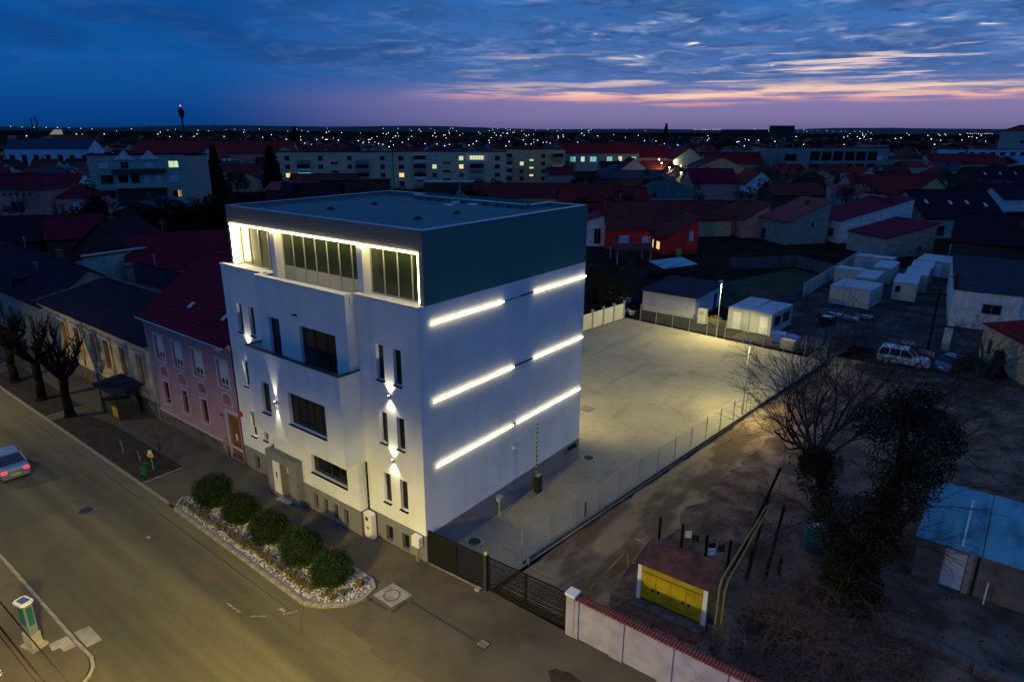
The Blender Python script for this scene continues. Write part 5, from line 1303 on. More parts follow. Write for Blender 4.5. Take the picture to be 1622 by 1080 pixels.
house('blue white school building with tall dark windows and slate roof, far left', (-398, 97), 40, 42, 14, 11.5, 16, 'gx', 'w_school', 'r_slate', [('F', 2.0 + 6 * i, 3.2, 2.4, 5.2) for i in range(7)], name='school_building', cat='school')
house('cream gable house with a red roof above the blue school, far left', (-640, 190), 30, 22, 40, 9, 16, 'gy', 'w_beige', 'r_red'); house('pale small gable at the left edge below the blue school', (-318, 70), 44, 9, 10, 4, 8, 'gy', 'w_teal', 'r_dark', [('F', 4, 2, 1.2, 1.5)])
house('very long red roofed hall behind the grey apartment house', (-415, 165), 44, 95, 24, 7, 14, 'gx', 'w_rose', 'r_red'); house('pale gable house right of the grey apartment house roof', (-322, 158), 40, 11, 16, 7, 12, 'gy', 'w_white', 'r_red'); house('ochre gable house far behind the dark conifer', (-330, 205), 38, 16, 16, 6, 12, 'gy', 'w_yellow', 'r_red')
house('dark house with small white panels right of the conifer, left centre', (-225, 118), 40, 18, 10, 4.5, 8, 'gx', 'w_dark', 'r_brown', [('F', 4, 2.4, 1.6, 1, 'blind'), ('F', 8, 2.4, 1.6, 1, 'blind')]); house('low pinkish roof shed left of the office roof', (-168, 98), 40, 15, 8, 3.4, 5.4, 'my', 'w_brown', 'r_pinkish'); house('dark pitched roof below the big conifer, left of the office', (-138, 83), 40, 15, 10, 4, 7.5, 'gx', 'w_dark', 'r_dark'); house('brown roofed house left of the long apartment block', (-176, 112), 42, 22, 9, 4, 7, 'gx', 'w_brown', 'r_brown', chim=[(15, 4, 1)])

# long four storey block of flats
def flats(label, p0, ang, w, d, h, bays, wall='w_yel2', seed=1, lit=()):
    rr = random.Random(seed); W_ = []; t = None
    for b in bays: pass
    wins = []
    for fl_ in range(4):
        z = 1.4 + fl_ * 3.05
        for j, (u, ww, kind) in enumerate(bays):
            if kind == 'w': wins.append(('F', u, z, ww, 1.5, lit.get((fl_, j), 'blind' if rr.random() < .15 else 'dark') if lit else 'dark'))
            if kind == 's' and fl_: wins.append(('F', u, z - 1.3, ww, .7, lit.get((fl_, j), 'dark') if lit else 'dark'))
    t = house(label, p0, ang, w, d, h, h, 'flat', wall, 'r_flat', wins, [(w * .3, d * .5, .9), (w * .7, d * .5, .9)], cat='apartment block', name='apartment_block')
    for fl_ in range(4):
        z = 1.4 + fl_ * 3.05
        for j, (u, ww, kind) in enumerate(bays):
            if kind == 'b':
                bl = G().box(u, -1.2, z - .9, u + ww, -.003, z - .7).box(u, -1.25, z - .698, u + ww, -1.15, z + .25).box(u, -1.148, z - .698, u + .08, -.004, z + .25).box(u + ww - .08, -1.148, z - .698, u + ww, -.004, z + .25).ob('balcony', 'w_white' if rr.random() < .6 else 'w_bluegrey', t)
                gl = rr.random() < .75
                k_ = lit.get((fl_, j), 'dark')
                if gl or k_ != 'dark':
                    n_ = 5
                    for i in range(n_): G().box(u + ww * i / n_ + .05, -1.2, z + .26, u + ww * (i + 1) / n_ - .05, -1.17, z + 1.75).ob('pane', {'dark': 'glass', 'pale': 'lit_window_pale', 'lit': 'lit_window', 'green': 'lit_green'}[k_], bl)
                    G().box(u, -1.24, z + 1.76, u + ww, -.005, z + 1.85).ob('balcony_roof', 'w_white', bl)
    return t
cmat('w_yel2', (.66, .47, .29)); cmat('w_yel3', (.62, .40, .18))
bay1 = [(2, 1.6, 'w'), (6.5, 4.6, 'b'), (14, 1.6, 'w'), (18.5, 2.6, 's'), (24.5, 1.5, 'w'), (27.5, 4.8, 'b'), (36.5, 1.6, 'w')]
bay2 = [(2, 1.8, 'w'), (7.5, 4.6, 'b'), (14.5, 1.5, 'w'), (18.5, 2.6, 's'), (24.5, 1.6, 'w'), (28.5, 5.2, 'b'), (38, 1.9, 'w')]
flats('four storey cream flats with balconies, left block of the long row', (-200, 125), 44, 41, 12, 13.4, bay1, seed=3, lit={(1, 0): 'lit', (1, 1): 'green', (0, 5): 'pale', (2, 3): 'dark'})
flats('four storey cream flats with several lit windows, middle block of the long row', (-170.2, 153.6), 44, 42.5, 12, 13.6, bay2, seed=4, lit={(3, 1): 'dark', (2, 2): 'pale', (3, 4): 'pale', (3, 5): 'pale', (1, 0): 'lit', (2, 4): 'lit'})
bay3 = [(2, 4.6, 'b'), (10, 1.5, 'w'), (14, 1.6, 's'), (19, 1.5, 'w'), (23.5, 4.4, 'b')]
flats('four storey ochre flats, right end block of the long row', (-157, 198), 44, 29, 12, 13.8, bay3, 'w_yel3', 5, {(3, 2): 'pale', (2, 2): 'pale', (1, 2): 'lit', (2, 1): 'pale'})
house('dark red brick sheds in front of the left block of flats', (-165, 113), 44, 25, 9, 5.5, 5.5, 'flat', 'w_brown', 'r_brown', chim=[(12, 4, 1)]); house('shed with a pale flat roof edge in front of the middle flats', (-143, 142), 41, 17, 8, 4.4, 4.4, 'flat', 'w_brown', 'cabin_roof')
house('long brown roofed house right behind the office roof', (-101, 119.5), 38, 39, 9, 3.8, 7.2, 'gx', 'w_beige', 'r_brown', chim=[(12, 4, .8), (30, 4, .8)]); house('red tiled long house right of the brown roof', (-75, 125), 44, 23, 9, 4, 7, 'gx', 'w_red', 'r_red', [('F', 3 + 4 * i, 1.2, 1.1, 1.4) for i in range(5)], [(6, 3, .8), (16, 3, .8)]); house('teal hipped roof house in the centre distance', (-64.5, 147), 44, 19, 14, 4.2, 8.2, 'hip', 'w_teal', 'r_teal', [('F', 4, 1, 3, 2, 'blind'), ('F', 11, 1, 1, 1.6)])
house('green lit school with red roof and pediment in the distance', (-187, 292), 44, 43, 12, 9.5, 14.5, 'gx', 'w_grey', 'r_red', [('F', 4.5, 5, 3, 2.6, 'green'), ('F', 10.5, 5, 2, 2.6, 'pale'), ('F', 15.5, 5, 3.6, 2.6, 'green'), ('F', 25, 5, 3, 2.6, 'green'), ('F', 31.5, 5, 2, 2.8, 'pale'), ('F', 39, 5, 2.4, 2.6, 'green')], name='school_building', cat='school')
arch = thing('lit_archway', 'round yellow lit archway below the green lit school', 'archway', tuple(at(913, 266, 0)), R(40)); G().tube((0, -.1, 3.3), (0, .0, 3.3), 2.2, n=18).ob('opening', mat('arch_glow', (.9, .6, .2), .6, emit=(1, .62, .10), estr=.9, nosample=True), arch); G().box(-6, .01, 0, 9, .6, 6.4).ob('wall', 'w_grey', arch)
house('grey gabled house right of the archway', (-121, 236), 42, 14, 12, 5, 10, 'gy', 'w_grey', 'r_dark', [('F', 3, 1, 8, 2.5, 'blind')]); house('white gabled annex left of the grey gable', (-131, 240), 42, 8, 10, 4, 6.6, 'mx', 'w_white', 'r_slate'); house('dark slate roof in front of the grey gable', (-112, 205), 42, 25, 9, 4, 6.6, 'gx', 'w_dark', 'r_slate', chim=[(6, 3, .8), (11, 3, .8)])
house('white house with red mono-pitch roof and tall window at the office corner', (-49.5, 87), 38, 8.2, 7, 3.4, 6.2, 'mx', 'w_white', 'r_red', [('F', 6.0, .6, 1.2, 2.8)]); house('red house with two white blinds, under a dark tiled roof', (-41.3, 89.5), 37, 10.5, 13, 3.7, 8.2, 'gx', 'w_red', 'r_brown', [('F', 2.3, 1.0, 1.9, 1.6, 'blind'), ('F', 6.7, 1.0, 1.9, 1.5, 'blind')]); house('red lean-to wing with a yellow lit window', (-30.2, 90.6), 48, 6.6, 6.2, 2.9, 6.6, 'mx', 'w_red', 'r_brown', [('L', 3.2, .7, 1.5, 1.4, 'lit'), ('L', 1.2, .1, .5, 2.0, 'lit'), ('F', 4.9, 2.4, .8, 1.8, 'blind')], [(5, 5, .5)])
house('brown tiled house behind the red lean-to wing', (-39.5, 110), 44, 15, 9, 3.6, 7, 'gx', 'w_beige', 'r_brown', chim=[(4, 3, .7)]); house('brown hip roofed house right of the red wing', (-30.5, 121), 44, 14, 10, 3.6, 6.8, 'hip', 'w_beige', 'r_brown')
house('rose tiled house with three tiny lit windows', (-26.0, 119.5), 42, 5.4, 13.5, 3.5, 7.0, 'mx', 'w_rose', 'r_brown', [('L', 5.5 + 1.5 * i, .9, .5, .8, 'lit') for i in range(3)], [(4.5, 8, .9)]); house('grey green gable house with pinkish tiles', (-16.2, 116.2), 52, 9.5, 9, 4.4, 8.4, 'mx', 'w_bluegrey', 'r_pinkish', [('F', 5.6, 3.4, .6, .8), ('L', 1, .2, 1.5, 2.2)], [(7, 4, .8)])
house('big purple roofed house with pale walls at right', (-8.4, 125), 52, 17, 10, 4.4, 8.6, 'mx', 'w_white', 'r_purple', [('L', 1, 1.2, 1.1, 1.5), ('L', 4.2, .3, 1.1, 2.4), ('L', 7, 1.2, 1.4, 1.5)], [(13, 2, .8)]); house('low dark red lean-to roof in front of the purple roof', (2.0, 113), 52, 10.5, 9.5, 3.4, 5.8, 'mx', 'w_grey', 'r_purple', [('F', 7, 1, .8, .8)]); house('pinkish tall gable wall behind the low red roof', (-3.5, 140), 48, 15, 8, 4.4, 8.8, 'mxr', 'w_rose', 'r_dark')
house('black roofed house with four pale skylights at right', (4.0, 143), 46, 19, 14, 4.2, 9.4, 'gx', 'w_grey', 'r_dark', [('F', 2, .6, 3, 2), ('F', 7, .6, 2, 2.2)], sky=((2.5, 3.5, 0), (8, 3.2, 0), (12, 3.2, 0), (16, 2.5, 0))); house('yellowish gable house with a red roof beyond the black roof', (-6, 196), 50, 14, 18, 4.5, 9.5, 'gy', 'w_yellow', 'r_red', sky=((1.5, 6, 0),)); house('small hipped house with one lit window, right distance', (-14, 262), 42, 13, 9, 4.5, 7.5, 'hip', 'w_white', 'r_brown', [('F', 8.5, 1.6, 1.6, 1.8, 'pale')]); house('pale blue house at the right edge under a dark tree', (15.2, 190), 44, 14, 9, 5.4, 8, 'gx', 'w_white', 'r_dark', [('F', 1, 1, 8, 1.2)])
house('wide dark purple roof behind the white warehouse at right', (12.0, 110), 4, 22, 13, 4.4, 8.4, 'gx', 'w_dark', 'r_dark', chim=[(9, 4, .8)]); house('white gabled house with red roof in the centre distance', (-51.5, 193), 42, 10, 13, 5.4, 9.4, 'gy', 'w_white', 'r_red', [('F', 4, 5, .7, 1), ('F', 6, 5, .7, 1), ('F', 1, .6, 1.2, 1.5)]); house('house with a purple roof and orange lamp light on its side wall', (-66, 186), 42, 15, 12, 5.6, 9.6, 'gx', 'w_rose', 'r_purple', [('L', 4, 1, 1, 3), ('L', 7, 1, 1, 3)], [(11, 4, 1.6)])
house('large beige gable wall house in the centre right', (-93, 250), 40, 23, 16, 6.4, 11, 'gy', 'w_beige', 'r_dark'); house('teal gable house facing the lit street', (-118, 285), 40, 14, 16, 8.5, 13.5, 'gy', 'w_teal', 'r_red'); house('long red roof behind the teal gable house', (-108, 300), 40, 28, 12, 6.4, 11.4, 'gx', 'w_rose', 'r_red'); house('dark row house on the right of the lit street', (-96, 232), 40, 9, 14, 5, 8, 'gy', 'w_grey', 'r_dark'); house('second dark row house on the right of the lit street', (-86, 218), 40, 9, 10, 4.6, 7.6, 'gy', 'w_bluegrey', 'r_dark'); house('pink roofed house above the lit street at left', (-160, 330), 40, 18, 14, 7, 13, 'gx', 'w_rose', 'r_red'); house('dark roofed house left of the lit street', (-122, 262), 42, 14, 10, 4.6, 8, 'gx', 'w_dark', 'r_brown')
fr_ = house('grey concrete frame hall with open bays, right distance', (-86, 318), 44, 64, 14, 13.6, 13.6, 'flat', 'w_conc', 'r_slate', [('F', 10, 7.6, 6, 3.2)] + [('F', 23 + 6 * i, z, 5, 4.2) for i in range(6) for z in (2, 7.8)] + [('F', 58, 8, 3, 2, 'blind')], name='concrete_hall', cat='hall')
house('long grey hall with wide dark openings left of the concrete frame', (-133, 400), 44, 62, 14, 10, 10, 'flat', 'w_conc', 'r_slate', [('F', 16, 3, 8, 5), ('F', 40, 3, 10, 5), ('F', 4, 3, 8, 2)], cat='hall', name='hall'); house('grey two storey house with upper windows, right distance', (-50, 380), 44, 29, 12, 7.4, 7.4, 'flat', 'w_conc', 'r_slate', [('F', 3, 3.6, 3, 2.4), ('F', 13, 3.6, 3, 2.4), ('F', 19, 3.6, 2.4, 2.4), ('F', 24, 3.6, 2.4, 2.4)]); house('lit narrow block with tiny lights beyond the concrete hall', (-60, 420), 44, 12, 10, 14, 14, 'flat', 'w_rose', 'r_slate', [('F', 2, 9, 1.2, 1.6, 'lit'), ('F', 7, 9.5, 1.2, 1.6, 'green'), ('F', 2.4, 6, 1.2, 1.6, 'pale')])
house('long white building with square windows at the right horizon', (-27, 520), 48, 70, 14, 10, 10, 'flat', 'w_school', 'r_slate', [('F', 4 + 8 * i, 6, 4, 2.4) for i in range(8)]); house('tall dark block with red roofs at the right edge of the skyline', (4, 560), 48, 20, 14, 22, 26, 'hip', 'w_grey', 'r_red', [('F', 3, 14, 3, 2, 'dark'), ('F', 9, 14, 3, 2, 'lit')]); house('taller stepped block at the right edge of the skyline', (18, 580), 48, 26, 14, 31, 31, 'flat', 'w_grey', 'r_dark', [('F', 3 + 5 * i, z, 3, 2) for i in range(4) for z in (15, 21)]); house('dark stepped block on the horizon right of centre', (-560, 1850), 40, 58, 25, 34, 34, 'flat', 'w_dark', 'r_slate'); house('long dark block on the horizon right of centre', (-680, 1820), 40, 120, 25, 24, 24, 'flat', 'w_dark', 'r_slate')
house('red tiled house with gable under the white building at right', (-25, 400), 46, 40, 12, 5, 10, 'gx', 'w_yellow', 'r_red'); house('dark shuttered roof row with skylights, far right', (4, 262), 46, 34, 12, 4.6, 9.6, 'gx', 'w_dark', 'r_dark', sky=((6, 3, 0), (12, 3, 0), (18, 3, 0), (26, 3, 0))); house('dark low roof between black roof and yellowish gable', (8, 205), 46, 18, 10, 4, 7.4, 'gx', 'w_dark', 'r_dark'); house('pinkish lean-to roof in the right middle distance', (-24, 196), 44, 14, 8, 3.8, 6, 'my', 'w_teal', 'r_pinkish'); house('brown roof hidden behind bare trees, right middle distance', (-38, 178), 44, 16, 10, 4, 7, 'gx', 'w_brown', 'r_brown')
# right edge: white warehouse and cream house
house('white warehouse with a dark blue roof at the right edge', (16.1, 69.3), 6, 18, 22, 4.3, 4.9, 'my', 'w_white', 'garage_roof', [('F', 3.0, 2.0, 1.7, 1.0)], over=.1)
ch_ = house('cream house with a red hipped roof at the right edge', (19.9, 57.9), -60, 16, 13, 3.5, 6.6, 'hip', 'w_cream', 'r_red', [('F', 1.4, .9, .5, 1.4), ('F', 7.5, .9, .6, 1.4)], cat='house'); 
tag(link('garden_post', G().box(-.35, -.35, 0, .35, .35, 2.3).mesh('garden_post', 'cabin_white'), None, (17.0, 58.5, -.1)), 'white masonry gate pillar behind the blue car at right', 'gate pillar')
for k, (px, py, h_, l_) in enumerate(((1469, 556, 6.5, 'dark wooden pole right of the white off-road car'), (1501, 512, 6.0, 'dark pole at the corner of the white warehouse'))):
    t = thing('timber_pole', l_, 'pole', tuple(at(px, py, -.1))); G().tube((0, 0, 0), (0, .1, h_), .12, .09, 7).ob('pole', 'bark', t); G().box(-.7, -.05, h_ - .5, .7, .05, h_ - .4).ob('cross_arm', 'bark', t)
# shelter and blue tin roof by the red house
sh = thing('open_shelter', 'open shelter with a dark felt roof in front of the red house', 'shelter', tuple(at(976, 418, 0)), R(42))
for x in (.1, 5.8):
    for y in (.1, 5.5): G().box(x, y, -.1, x + .15, y + .15, 2.3).ob('post', 'blind', sh)
G().slab([(-.3, -.3, 2.3), (6.4, -.3, 2.3), (6.4, 3, 3.0), (-.3, 3, 3.0)], .1).slab([(-.3, 3, 3.0), (6.4, 3, 3.0), (6.4, 6, 2.4), (-.3, 6, 2.4)], .1).ob('roof', 'r_brown', sh)
tn = thing('tin_roof', 'bluish corrugated tin lean-to roof beside the dark shelter', 'shelter', (-24.5, 73.5, 0), R(-42))
G().slab([(0, 0, 2.0), (6.0, 0, 2.0), (6.0, 5.4, 2.5), (0, 5.4, 2.5)], .06).ob('roof', 'blue_sheet', tn)
for x in (.1, 5.7):
    for y in (.1, 5.1): G().box(x, y, -.1, x + .12, y + .12, 1.98 + y * .09).ob('post', 'bark', tn)
t = thing('waste_bin', 'small yellow bin standing by the red lean-to wing', 'bin', (-27.5, 91.5, -.1)); bevel(G().box(-.35, -.35, 0, .35, .35, 1.1).ob('body', 'yellow_lacquer', t)); G().box(-.4, -.4, 1.1, .4, .4, 1.18).ob('lid', 'yellow_lacquer', t)

# lit street with lamps in the distance
st = [(-75, 205), (-106, 255), (-140, 320), (-215, 470)]
gm = G()
for (x0, y0), (x1, y1) in zip(st, st[1:]):
    d = Vector((x1 - x0, y1 - y0)).normalized(); nx, ny = -d.y * 4, d.x * 4
    gm.quad((x0 - nx, y0 - ny, -.1), (x0 + nx, y0 + ny, -.1), (x1 + nx, y1 + ny, -.1), (x1 - nx, y1 - ny, -.1))
struct('side_street', gm, 'asphalt')
hd = G().ico((0, 0, 0), .36).mesh('lamp_head', mat('sodium_glow', (1, .8, .4), .5, emit=(1, .68, .28), estr=14, nosample=True))
pm_ = G().tube((0, 0, 0), (0, 0, 7.2), .12, .08, 6).mesh('pole', 'galvanised')
for i in range(11):
    k = i / 10 * 2.9; j = min(int(k), 2); f_ = k - j
    x = st[j][0] + (st[j + 1][0] - st[j][0]) * f_ + (3.6 if i % 2 else -3.6); y = st[j][1] + (st[j + 1][1] - st[j][1]) * f_
    t = thing('street_lamp', 'warm street lamp on the narrow lit street in the distance', 'street lamp', (x, y, 0), 0, 'street lamps of the narrow lit street')
    link('pole', pm_, t); link('lamp_head', hd, t, (0, 0, 7.3)); lamp('POINT', 'side_street_light', (0, 0, 6.7), 2400, (1, .72, .36), t, rad=.2)
lc = [('small white car', 'white_paint_car', -103, 247, 'white car parked on the narrow lit street'), ('', 'red_paint_car', -97, 239, 'red car parked on the narrow lit street'), ('', 'anthracite', -91, 231, 'dark car parked on the narrow lit street')]
for _, m_, x, y, l_ in lc: car('parked_car', l_, m_, (x, y, -.1), R(122), group='cars on the narrow lit street')
# ---------------------------------------------------------------- trees
def branch(gm, rng, p, d, L, r_, lev, n, spread, up=0.1, mi=0, tips=None, droop=0.0):
    """one limb in a few bent segments, then its children"""
    p = Vector(p); d = Vector(d).normalized(); seg = 4 if lev > 0 else 3
    pts, rad = [p.copy()], [r_]
    for i in range(seg):
        d = (d + Vector((rng.gauss(0, .13), rng.gauss(0, .13), rng.gauss(0, .10) + up * .25 - droop))).normalized()
        p = p + d * (L / seg); pts.append(p.copy()); rad.append(r_ * (1 - .55 * (i + 1) / seg))
    gm.path(pts, rad, 6 if lev > 2 else (4 if lev > 0 else 3), mi)
    if lev == 0:
        if tips is not None: tips.append(pts[-1])
        return
    for i in range(n):
        k = rng.randint(1, seg) if i else seg
        q = pts[k]; ax = Vector((rng.gauss(0, 1), rng.gauss(0, 1), rng.gauss(0, .7)))
        nd = (d + ax * spread).normalized()
        branch(gm, rng, q, nd, L * rng.uniform(.55, .8), max(rad[k] * .62, .009), lev - 1, n, spread, up, mi, tips, droop)

mat('dark_twig', (.048, .030, .024), .9); mat('bramble_stem', (.125, .076, .056), .95, spec=.05)
# pollarded street trees: thick trunk, knuckled limbs and upright shoots
pl_ = ('dark pollarded street tree nearest the round shrubs, rightmost of the row', 'dark pollarded street tree in the middle of the row', 'dark pollarded street tree partly cut by the left edge of the frame', 'dark pollarded street tree farther up the street')
for k, (x, y, h_) in enumerate(((-35.0, -4.2, 5.1), (-40.5, -4.35, 5.3), (-46.9, -4.3, 5.2), (-56, -4.3, 5.2))):
    rr = random.Random(20 + k); t = thing('pollarded_tree', pl_[k], 'tree', (x, y, 0), rr.random() * 6, 'pollarded street trees')
    gm = G(); gm.path([(0, 0, -.1), (.03, .02, .3), (.1, 0, 1.8), (.05, .1, h_ * .62)], [.50, .36, .30, .32], 9); gm.ob('trunk', 'bark', t, smooth=True)
    gm = G()
    for i in range(8):
        q = 2 * PI * i / 8 + rr.uniform(-.3, .3); o = Vector((.05, .1, h_ * .6))
        dd = Vector((math.cos(q) * .75, math.sin(q) * .75, 1.0 if i % 2 else .6)).normalized(); L = rr.uniform(1.5, 2.5)
        m_ = o + dd * L * .5 + Vector((0, 0, .0)); e = o + dd * L + Vector((0, 0, .25))
        gm.path([o, m_, e], [.17, .13, .15], 6); gm.ico(e, .20)
        for j in range(13):
            s0 = e if j < 9 else m_
            gm.path([s0, s0 + Vector((rr.gauss(0, .22), rr.gauss(0, .22), rr.uniform(.5, .8))), s0 + Vector((rr.gauss(0, .35), rr.gauss(0, .35), rr.uniform(1.0, 1.9)))], [.05, .04, .02], 4)
    gm.ob('crown', 'bark', t)

# big bare tree wound with ivy
IV = Vector((17.9, 10.0, -.1)); rr = random.Random(77)
t = thing('ivy_tree', 'big bare tree with its twin trunks wound in dark ivy, lower right', 'tree', tuple(IV))
f1 = at(1291, 716, 5.4) - IV; f2_ = at(1440, 640, 8.0) - IV; mid2 = at(1415, 800, 4.2) - IV
P1 = [Vector((0, 0, 0)), Vector((-.25, .1, 2.0)), f1 * .6 + Vector((0, 0, .35)), f1]
P2 = [Vector((.3, .2, 0)), mid2 * .5 + Vector((0, .2, .3)), mid2, f2_]
gm = G(); gm.path(P1, [.42, .36, .28, .2], 8); gm.path(P2, [.36, .3, .26, .16], 8); gm.ob('trunk', 'bark', t)
gm = G()
for i in range(12):
    tgt = at(1165 + i * 27 + rr.uniform(-8, 8), (690, 650, 612, 588, 575, 570, 570, 574, 580, 590, 610, 640)[i], 9.5 - abs(i - 5.5) * .30) - IV
    d = tgt - f1; branch(gm, rr, f1 - Vector((0, 0, rr.uniform(0, .6))), d, d.length * .68, .10, 4, 4, .42, .10)
for i in range(11):
    tgt = at(1440 + rr.uniform(-70, 140), 575 + i * 24, 9.4 - i * .5) - IV
    s0 = mid2.lerp(f2_, rr.random()); d = tgt - s0; branch(gm, rr, s0, d, max(1.2, d.length * .6), .08, 3, 4, .38, .12)
for i in range(9):
    d = Vector((rr.uniform(-1, 1.2), rr.uniform(-.9, .7), rr.uniform(-.1, .7))); s0 = P1[0].lerp(P1[2], rr.uniform(.2, 1)) if i % 2 else P2[0].lerp(P2[2], rr.uniform(.2, 1))
    branch(gm, rr, s0, d, rr.uniform(1.8, 3.2), .06, 3, 4, .4, .0, droop=.05)
gm.ob('branches', 'dark_twig', t)
gm = G()
for P, rad, nn in ((P1, .85, 6500), (P2, 1.0, 8500)):
    for _ in range(nn):
        k = rr.random() * (len(P) - 1); j = int(k); c = P[j].lerp(P[j + 1], k - j)
        q = rr.random() * 6.28; w_ = rad * rr.uniform(.55, 1.15) * (1 + .35 * math.sin(k * 7 + q))
        gm.leaf((c.x + math.cos(q) * w_, c.y + math.sin(q) * w_, max(.05, c.z + rr.gauss(0, .15))), .17, rr)
for c, a_, b_, nn in ((f2_ + Vector((0, 0, -.2)), 1.3, .9, 1400), (f2_ + Vector((1.3, .5, -1.0)), 1.3, .8, 1200), (f2_ + Vector((-1.3, -.7, -1.2)), 1.2, 1.0, 1300), (f2_ + Vector((.6, 1.0, .4)), .8, .6, 500), (f2_ + Vector((2.1, .4, -1.9)), .8, .7, 600), (mid2 + Vector((.5, .3, 1.4)), 1.4, 1.3, 1600), (mid2 + Vector((1.0, .6, 2.4)), 1.2, 1.2, 1200), (f1 + Vector((.1, .1, -.6)), .9, .9, 1500), (Vector((.2, .2, 1.0)), 1.4, 1.4, 2200), (mid2 + Vector((-.6, -.3, -.8)), 1.3, 1.5, 2200), (mid2 * .5 + Vector((-.3, 0, .3)), 1.0, 1.3, 1800)):
    gm.clump(tuple(c), a_, a_, b_, nn, .17, rr, inner=.25)
gm.ob('ivy', 'ivy', t)

# bramble thickets at the bottom right
bl_ = ('tangled bare bramble thicket at the bottom of the frame under the ivy tree', 'bramble thicket against the white boundary wall by the yellow pipes', 'brown bramble heap right of the ivy trunk at the bottom edge', 'twiggy scrub left of the ivy trunk behind the yellow pipes', 'bare scrub behind the white off-road car by the right edge', 'bare twiggy scrub in front of the white off-road car', 'scrub on the soil bank left of the blue roofed shed', 'bare thicket in the dark yard right of the track', 'low scrub between the yellow pipes and the ivy trunk', 'bramble thicket at the bottom edge under the ivy tree, rightmost')
for k, (x, y, n_, s_) in enumerate(((17.6, 5.6, 60, 2.1), (15.6, 3.4, 46, 1.7), (20.0, 7.6, 44, 2.0), (15.6, 6.3, 44, 1.6), (20.5, 46.5, 40, 2.2), (13.0, 46.3, 44, 2.0), (18.6, 17.0, 30, 1.8), (13.0, 25, 34, 1.8), (16.6, 7.8, 40, 1.6), (18.8, 4.0, 40, 1.8))):
    rr = random.Random(60 + k); t = thing('bramble_thicket', bl_[k], 'thicket', (x, y, -.1), 0, 'bramble thickets'); gm = G()
    for i in range(n_):
        q = rr.random() * 6.28; rad = rr.random() ** .5 * s_
        branch(gm, rr, (math.cos(q) * rad, math.sin(q) * rad, 0), (rr.gauss(0, .5), rr.gauss(0, .5), 1), rr.uniform(.9, 1.7), .016, 2, 3, .6, -.2, droop=.09)
    gm.ob('stems', 'bramble_stem', t); gm = G().clump((0, 0, .35), s_, s_, .45, 500, .12, rr, inner=.1); gm.ob('leaves', 'ivy', t)
gm = G(); rr = random.Random(91)
for _ in range(5200):
    x, y = rr.uniform(9.5, 27), rr.uniform(2.5, 52)
    if 19.9 < x and 14 < y < 20.5: continue
    if x < 9.2 + y * .08: continue
    gm.leaf((x, y, -.1 + rr.random() * .10), .17, rr, 0, .6)
o = gm.ob('leaf_litter', 'soil'); tag(o, 'dead leaves and weeds scattered over the dark yard', 'leaf litter', kind='stuff')

# bare tree on the left by the rose villa, thin saplings in the verge
def bare(label, loc, h, seed, lev=3, n=4, group=None, m='twig'):
    rr = random.Random(seed); t = thing('bare_tree', label, 'tree', loc, 0, group); gm = G().path([(0, 0, -.1), (.05, 0, h * .3)], [h * .022, h * .016], 6); gm.ob('trunk', m, t); gm = G()
    for i in range(7): branch(gm, rr, (.05, 0, h * (.16 + .02 * i)), (rr.gauss(0, .6), rr.gauss(0, .6), .9), h * .42, h * .012, lev, n, .35, .1)
    gm.ob('crown', m, t); return t
bare('bare spreading tree in front of the rose villa, far left', (-178, 36, 0), 9.5, 1); bare('thin leafless sapling in the soil verge near the yellow notice', (-21.9, -3.4, 0), 2.6, 2, 2, 4); bare('bare tree left of the flats behind the small archway', tuple(at(888, 285, 0)), 13, 3, 3, 5); bare('bare tree against the concrete frame hall', tuple(at(1225, 300, 0)), 14, 4, 3, 5); bare('bare tree between the brown roofs at right', tuple(at(1290, 318, 0)), 10, 5, 3, 5); bare('bare tree by the cream house at the right edge', (20.5, 50.5, 0), 5.5, 6, 3, 4); bare('bare tree over the grey boundary behind the cabins', tuple(at(1560, 300, 0)), 9, 7, 3, 5); bare('bare tree right of the office on the rubble plot', (-19, 56, 0), 6.5, 8, 3, 4)

def conifer_mesh(seed, h, w, m='conifer'):
    rr = random.Random(seed); gm = G().tube((0, 0, 0), (0, 0, h * .96), h * .018, .02, 6)
    for i in range(38):
        z = h * (.06 + .92 * i / 38); rad = w * (1 - i / 38) ** .8 * rr.uniform(.75, 1.1) + .12
        for j in range(11):
            q = rr.random() * 6.28
            gm.tube((0, 0, z), (math.cos(q) * rad, math.sin(q) * rad, z - rad * .25), .03, .012, 3)
            for s_ in range(7):
                f = rr.uniform(.3, 1); gm.leaf((math.cos(q) * rad * f + rr.gauss(0, .12), math.sin(q) * rad * f + rr.gauss(0, .12), z - rad * .25 * f + rr.gauss(0, .12)), h * .085, rr)
    return gm
for k, (px, py, h, w, l_) in enumerate(((435, 313, 16.5, 4.6, 'big dark conifer left of the long flats'), (346, 309, 16.5, 3.4, 'dark conifer right of the grey apartment house'), (129, 262, 13, 2.2, 'slim dark conifer between the blue school and grey house'), (993, 258, 19, 5.6, 'dark conifer in the centre distance beside the green lit school'), (470, 243, 24, 4.5, 'tall dark conifer rising over the flats roof'), (1575, 598, 2.6, .8, 'small cone shaped conifer in front of the cream house'), (1053, 235, 30, 5, 'pointed dark conifer near the end of the lit street'), (1600, 306, 8, 2.4, 'dark conifer over the pale blue house at the right edge'))):
    p = at(px, py, 0)
    if p.length > 900: p = CAM + (p - CAM) * (700 / (p - CAM).length); p.z = 0
    t = thing('conifer', l_, 'tree', tuple(p)); conifer_mesh(k, h, w).ob('crown', 'conifer', t); G().tube((0, 0, -.1), (0, 0, h * .12), h * .02, n=6).ob('trunk', 'bark', t)
